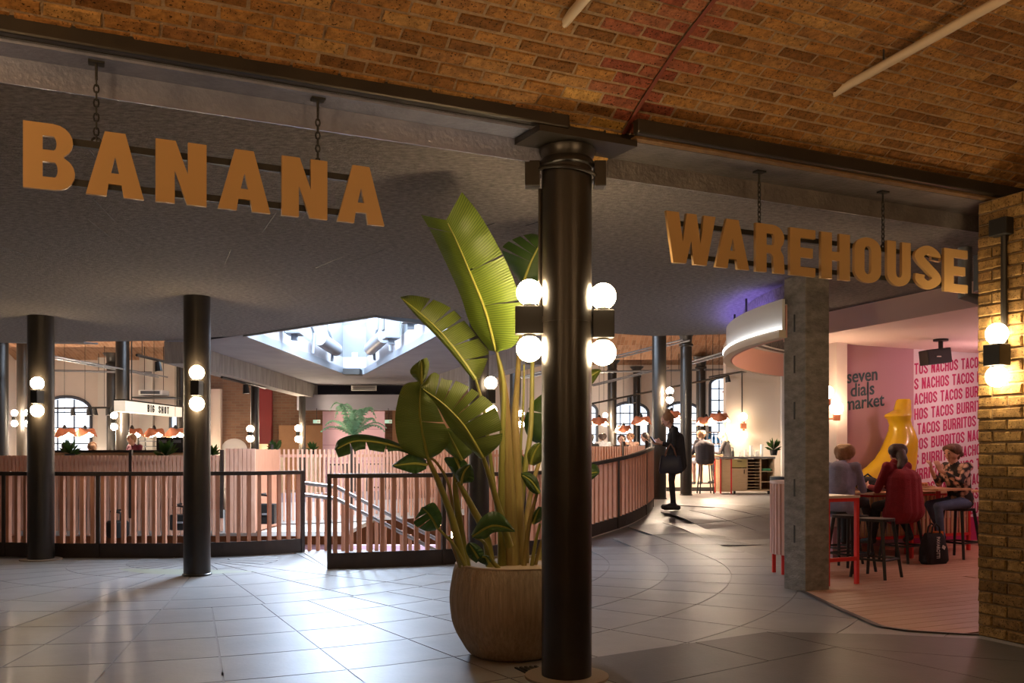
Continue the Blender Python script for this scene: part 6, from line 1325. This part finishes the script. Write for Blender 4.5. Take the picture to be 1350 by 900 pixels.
# --- woman standing with phone
X_ = P(888, 600, 16.0).x; zl = zf(X_, 16.0)
J = dict(pelvis=(0, 0, 0.98), chest=(0, -0.01, 1.29), neck=(0, 0.03, 1.46), head=(0, 0.11, 1.585), shL=(-0.17, 0, 1.41), shR=(0.17, 0, 1.41), elL=(-0.21, 0.02, 1.12), elR=(0.21, 0.0, 1.12), wrL=(-0.06, 0.24, 1.19), wrR=(0.06, 0.24, 1.17), hipL=(-0.09, 0, 0.92), hipR=(0.09, 0, 0.92), knL=(-0.09, 0.05, 0.52), knR=(0.09, 0.02, 0.52), anL=(-0.09, 0.03, 0.13), anR=(0.09, -0.02, 0.13), toeL=(-0.09, 0.19, 0.05), toeR=(0.09, 0.14, 0.05))
coat = [((s * 0.07, -0.02, 1.2), (s * 0.10, -0.03, 0.78), 0.135, 0.15, 1) for s in (-1, 1)] + [((0, -0.07, 1.25), (0, -0.10, 0.80), 0.12, 0.14, 1)] + [((s * 0.09, -0.06, 0.05), (s * 0.09, 0.16, 0.05), 0.05, 0.05, 3) for s in (-1, 1)]
person('woman in long black coat standing looking at a phone', (X_, 16.0, zl), R(90), J, [mat('pale_skin', (0.66, 0.38, 0.28), 0.5), M_blackc, M_blackc, M_black], coat, CAP + [((0, -0.06, 0.12), (0, -0.07, 0.14), 0.05, 0.045), ((0, -0.09, -0.0), (0, -0.07, 0.1), 0.05, 0.04)], M_hairg, headdir=(0, 1, -0.45))
pk_ = Matrix.Translation(Vector((X_, 16.0, zl))) @ Matrix.Rotation(R(90), 4, 'Z')
c = pk_ @ Vector((0, 0.37, 1.235)); ph_ = thing('phone', 'phone in the hands of the standing woman', 'phone', c); MB().box(c, (0.02, 0.075, 0.14), 0, Matrix.Rotation(R(-35), 3, 'Y')).build('case', M_black, ph_, bevel=0.006); MB().box(c + Vector((0.012, 0, 0.006)), (0.003, 0.066, 0.12), 0, Matrix.Rotation(R(-35), 3, 'Y')).build('screen', glow('screen_glow', (0.6, 0.7, 1.0), 0.8), ph_)
c = pk_ @ Vector((-0.27, 0.10, 0.80)); hb = thing('handbag', 'navy handbag with brown handles on the arm of the standing woman', 'bag', c); M_navy = mat('navy_leather', (0.012, 0.017, 0.035), 0.45)
mb = MB(); rows = []
for z, w, d in ((-0.15, 0.19, 0.06), (-0.1, 0.21, 0.075), (0.1, 0.18, 0.055), (0.16, 0.16, 0.03)): rows.append([c + Vector((w * math.copysign(abs(math.cos(R(a))) ** 0.5, math.cos(R(a))), d * math.copysign(abs(math.sin(R(a))) ** 0.5, math.sin(R(a))), z)) for a in range(0, 360, 20)])
mb.grid(rows, closed=True); mb.add(rows[0], [tuple(range(18))]); mb.add(rows[-1], [tuple(range(18))]); mb.build('body', M_navy, hb, smooth=True)
for sg in (-1, 1): MB().tube([c + Vector((k, 0.03 * sg, z)) for k, z in ((-0.10, 0.13), (-0.06, 0.27), (0.0, 0.36), (0.06, 0.27), (0.10, 0.13))], 0.009, 6).build('handle', mat('brown_leather', (0.16, 0.06, 0.03), 0.5), hb)
# --- seated template
def seated(h=0.65, lean=0.05, knee=0.42, spread=0.1, foot=0.22):
    return dict(pelvis=(0, 0, h + 0.09), chest=(0, lean, h + 0.40), neck=(0, lean + 0.04, h + 0.57), head=(0, lean + 0.09, h + 0.69), shL=(-0.175, lean, h + 0.52), shR=(0.175, lean, h + 0.52), elL=(-0.23, lean + 0.10, h + 0.24), elR=(0.23, lean + 0.10, h + 0.24), wrL=(-0.12, lean + 0.32, h + 0.27), wrR=(0.12, lean + 0.32, h + 0.27),
                hipL=(-0.09, 0.02, h + 0.07), hipR=(0.09, 0.02, h + 0.07), knL=(-spread, knee, h + 0.06), knR=(spread, knee, h + 0.06), anL=(-spread, knee - 0.05, foot + 0.07), anR=(spread, knee - 0.05, foot + 0.07), toeL=(-spread, knee + 0.11, foot + 0.02), toeR=(spread, knee + 0.11, foot + 0.02))
# denim jacket
J = seated(0.655, 0.06); J.update(head=(0.0, 0.19, 1.32), neck=(0, 0.11, 1.22), knR=(0.16, 0.44, 0.74), anR=(0.18, 0.68, 0.42), toeR=(0.19, 0.84, 0.40), knL=(-0.06, 0.43, 0.70), anL=(-0.06, 0.36, 0.28), toeL=(-0.05, 0.52, 0.22))
q = Fl(1107, 743.5); denim = mat('denim_jacket', (0.24, 0.24, 0.36), 0.85, var=(0.33, 0.33, 0.46), scale=10, bump=0.3)
person('person in pale denim jacket and dark trousers with crossed legs at the pink room counter', (q.x, q.y, 0.0), BA - R(62), J, [M_skin, denim, mat('charcoal_trousers', (0.03, 0.028, 0.03), 0.85), mat('dark_shoe', (0.022, 0.016, 0.016), 0.6)], [((-0.07, -0.02, 0.70), (0.07, -0.02, 0.70), 0.14, 0.14, 1), ((0, -0.05, 0.98), (0, -0.01, 1.1), 0.15, 0.15, 1)], [(a, b, ra + 0.012, rb + 0.012) for a, b, ra, rb in CAP] + [((-0.05, 0.05, 0.07), (0.05, 0.05, 0.07), 0.05, 0.05)], M_hairg, bulk=1.08, headdir=(0.1, 1, -0.5))
# red jumper, back to us
J = seated(0.655, 0.08, 0.40); J.update(head=(0.06, 0.12, 1.335), knR=(0.26, 0.26, 0.62), anR=(0.20, 0.05, 0.34), toeR=(0.26, 0.16, 0.27), knL=(-0.1, 0.3, 0.68))
q = Fl(1190, 743); redj = mat('crimson_jumper', (0.22, 0.012, 0.022), 0.9, var=(0.28, 0.018, 0.03), scale=20, bump=0.4)
person('person in crimson jumper with dark ponytail seated with back to the viewer', (q.x, q.y, 0.0), BA + R(4), J, [M_skin, redj, mat('black_trousers', (0.012, 0.012, 0.013), 0.8), M_black], [((-0.1, -0.03, 0.66), (-0.08, -0.02, 1.0), 0.17, 0.15, 1), ((0.1, -0.03, 0.66), (0.08, -0.02, 1.0), 0.17, 0.15, 1), ((0, -0.03, 0.66), (0, -0.03, 1.0), 0.175, 0.155, 1), ((-0.1, 0.05, 0.60), (0.1, 0.05, 0.60), 0.13, 0.13, 1)], CAP + [((0, -0.08, -0.02), (0.0, -0.11, -0.10), 0.06, 0.06), ((0.0, -0.11, -0.10), (-0.06, -0.14, -0.19), 0.06, 0.035)], M_haird, bulk=1.12, headdir=(0.45, 1, -0.2))
sv = thing('shoe', 'black shoe with white stripe under the person in crimson jumper', 'shoe', Fl(1188, 715) + Vector((0, 0, 0.2)))
# floral blouse, facing left
J = seated(0.655, 0.07, 0.42); J.update(wrL=(-0.02, 0.36, 1.12), elL=(-0.2, 0.22, 0.98), wrR=(0.10, 0.38, 1.12), elR=(0.2, 0.16, 0.95), hdL=(0, 0.40, 1.24), hdR=(0.08, 0.42, 1.24), head=(0, 0.14, 1.34), knL=(-0.08, 0.46, 0.68), anL=(-0.08, 0.40, 0.30), toeL=(-0.08, 0.54, 0.24), knR=(0.12, 0.40, 0.69), anR=(0.14, 0.16, 0.30), toeR=(0.14, 0.28, 0.22))
q = Fl(1267, 737); flor = bpy.data.materials.new('floral_blouse'); flor.use_nodes = True; nt = flor.node_tree; vo = nt.nodes.new('ShaderNodeTexVoronoi'); vo.inputs['Scale'].default_value = 13; tc_ = nt.nodes.new('ShaderNodeTexCoord'); nt.links.new(tc_.outputs['Object'], vo.inputs['Vector']); rp_ = nt.nodes.new('ShaderNodeValToRGB'); rp_.color_ramp.interpolation = 'CONSTANT'
rp_.color_ramp.elements[0].color = (0.62, 0.40, 0.30, 1); rp_.color_ramp.elements[1].color = (0.02, 0.015, 0.015, 1); rp_.color_ramp.elements[1].position = 0.5; e = rp_.color_ramp.elements.new(0.35); e.color = (0.35, 0.2, 0.15, 1); nt.links.new(vo.outputs['Distance'], rp_.inputs[0]); nt.links.new(rp_.outputs[0], nt.nodes['Principled BSDF'].inputs['Base Color']); nt.nodes['Principled BSDF'].inputs['Roughness'].default_value = 0.8
person('person in floral blouse and blue jeans seated sideways, hands raised', (q.x, q.y, 0.0), BA + R(86), J, [M_skin, flor, mat('blue_jeans', (0.07, 0.10, 0.19), 0.85, var=(0.10, 0.145, 0.25), scale=12), M_black], [], CAP + [((0, -0.09, 0.0), (0, -0.14, -0.03), 0.05, 0.035), ((-0.05, 0.05, 0.06), (0.05, 0.05, 0.06), 0.045, 0.045)], M_hairb, bulk=0.98)
# --- bar customers
J = seated(0.74, 0.08, 0.38); q = P(929, 640, 22.2)
person('heavy man in dark grey shirt and pale shorts on a wooden stool at the bar', (q.x, q.y, GZ), R(18), J, [M_skin, mat('grey_shirt', (0.035, 0.03, 0.036), 0.85), mat('pale_shorts', (0.45, 0.43, 0.45), 0.8), mat('trainer', (0.10, 0.10, 0.10), 0.6)], [((-0.1, -0.02, 0.85), (-0.1, 0.0, 1.12), 0.15, 0.16, 1), ((0, -0.03, 0.85), (0, -0.01, 1.14), 0.16, 0.16, 1), ((0.1, -0.02, 0.85), (0.1, 0.0, 1.12), 0.15, 0.16, 1)], CAP, M_hairg, vox=0.016, bulk=1.15, bare=('arm', 'leg'), face=True)
J = seated(0.74, 0.08, 0.38); q = P(958, 640, 23.35)
person('fair haired person in black at the bar half hidden by the cream wall', (q.x, q.y - 0.25, GZ), R(62), J, [M_skin, M_blackc, M_blackc, M_black], [], CAP + [((0, -0.06, -0.04), (0, -0.06, -0.12), 0.08, 0.07)], M_hairf, vox=0.016)
# --- distant customers above the balustrades
def far_person(lab, px, py, Y, top, hairm, rz, skin=M_skin, z=GZ):
    q = P(px, py, Y); hgt = q.z - z; h = max(0.40, hgt - 0.80); J = seated(h, 0.06, 0.4, foot=0.0)
    return person(lab, (q.x, q.y, z), rz, J, [skin, top, M_blackc, M_black], [], CAP, hairm, vox=0.02, hands=True)
teal = mat('teal_cloth', (0.02, 0.22, 0.22), 0.8)
far_person('man in white shirt by the bright arched window', 81, 583, 19.5, mat('white_shirt', (0.7, 0.66, 0.64), 0.8), M_haird, R(-20)); far_person('man in brown jacket leaning left of the blue lit column', 129, 583, 20.6, mat('brown_jacket', (0.12, 0.07, 0.05), 0.8), M_hairb, R(80)); far_person('person in maroon and teal under the lit box sign', 181, 572, 20.2, mat('maroon_cloth', (0.16, 0.02, 0.05), 0.8), M_hairg, R(150)); far_person('person in teal left of the maroon one under the box sign', 170, 577, 22.5, teal, M_hairf, R(200))
for px, py, m_, hm_, rz, lab in ((783, 572, M_blackc, M_haird, 40, 'dark haired diner right beside the foreground column'), (795, 571, mat('grey_cloth', (0.3, 0.3, 0.32), 0.8), M_haird, 0, 'diner with short dark hair behind the curved balustrade'), (820, 574, M_blackc, M_haird, 170, 'long haired diner facing the viewer behind the curved balustrade'), (834, 571, MATS['brown_jacket'], M_hairb, 20, 'brown haired diner behind the curved balustrade, rightmost'), (858, 570, M_blackc, M_haird, 90, 'dark haired person behind the dark column the woman faces')): far_person(lab, px, py, 24.9 if px in (795, 834) else 22.6, m_, hm_, R(rz))
dt = thing('dining_table', 'long dining table behind the curved balustrade', 'table', (2.2, 23.7, GZ)); MB().box((2.2, 23.7, GZ + 0.74), (2.4, 0.6, 0.05)).build('top', M_wood, dt)
for dx in (-1.1, 1.1):
    for dy in (-0.3, 0.3): MB().box((2.2 + dx, 23.7 + dy * 0.8, GZ + 0.36), (0.05, 0.05, 0.72)).build('leg', M_black, dt)
# --- striped shoe
c = Fl(1188, 728) + Vector((0, 0, 0.02)); bpy.data.objects.remove(sv)
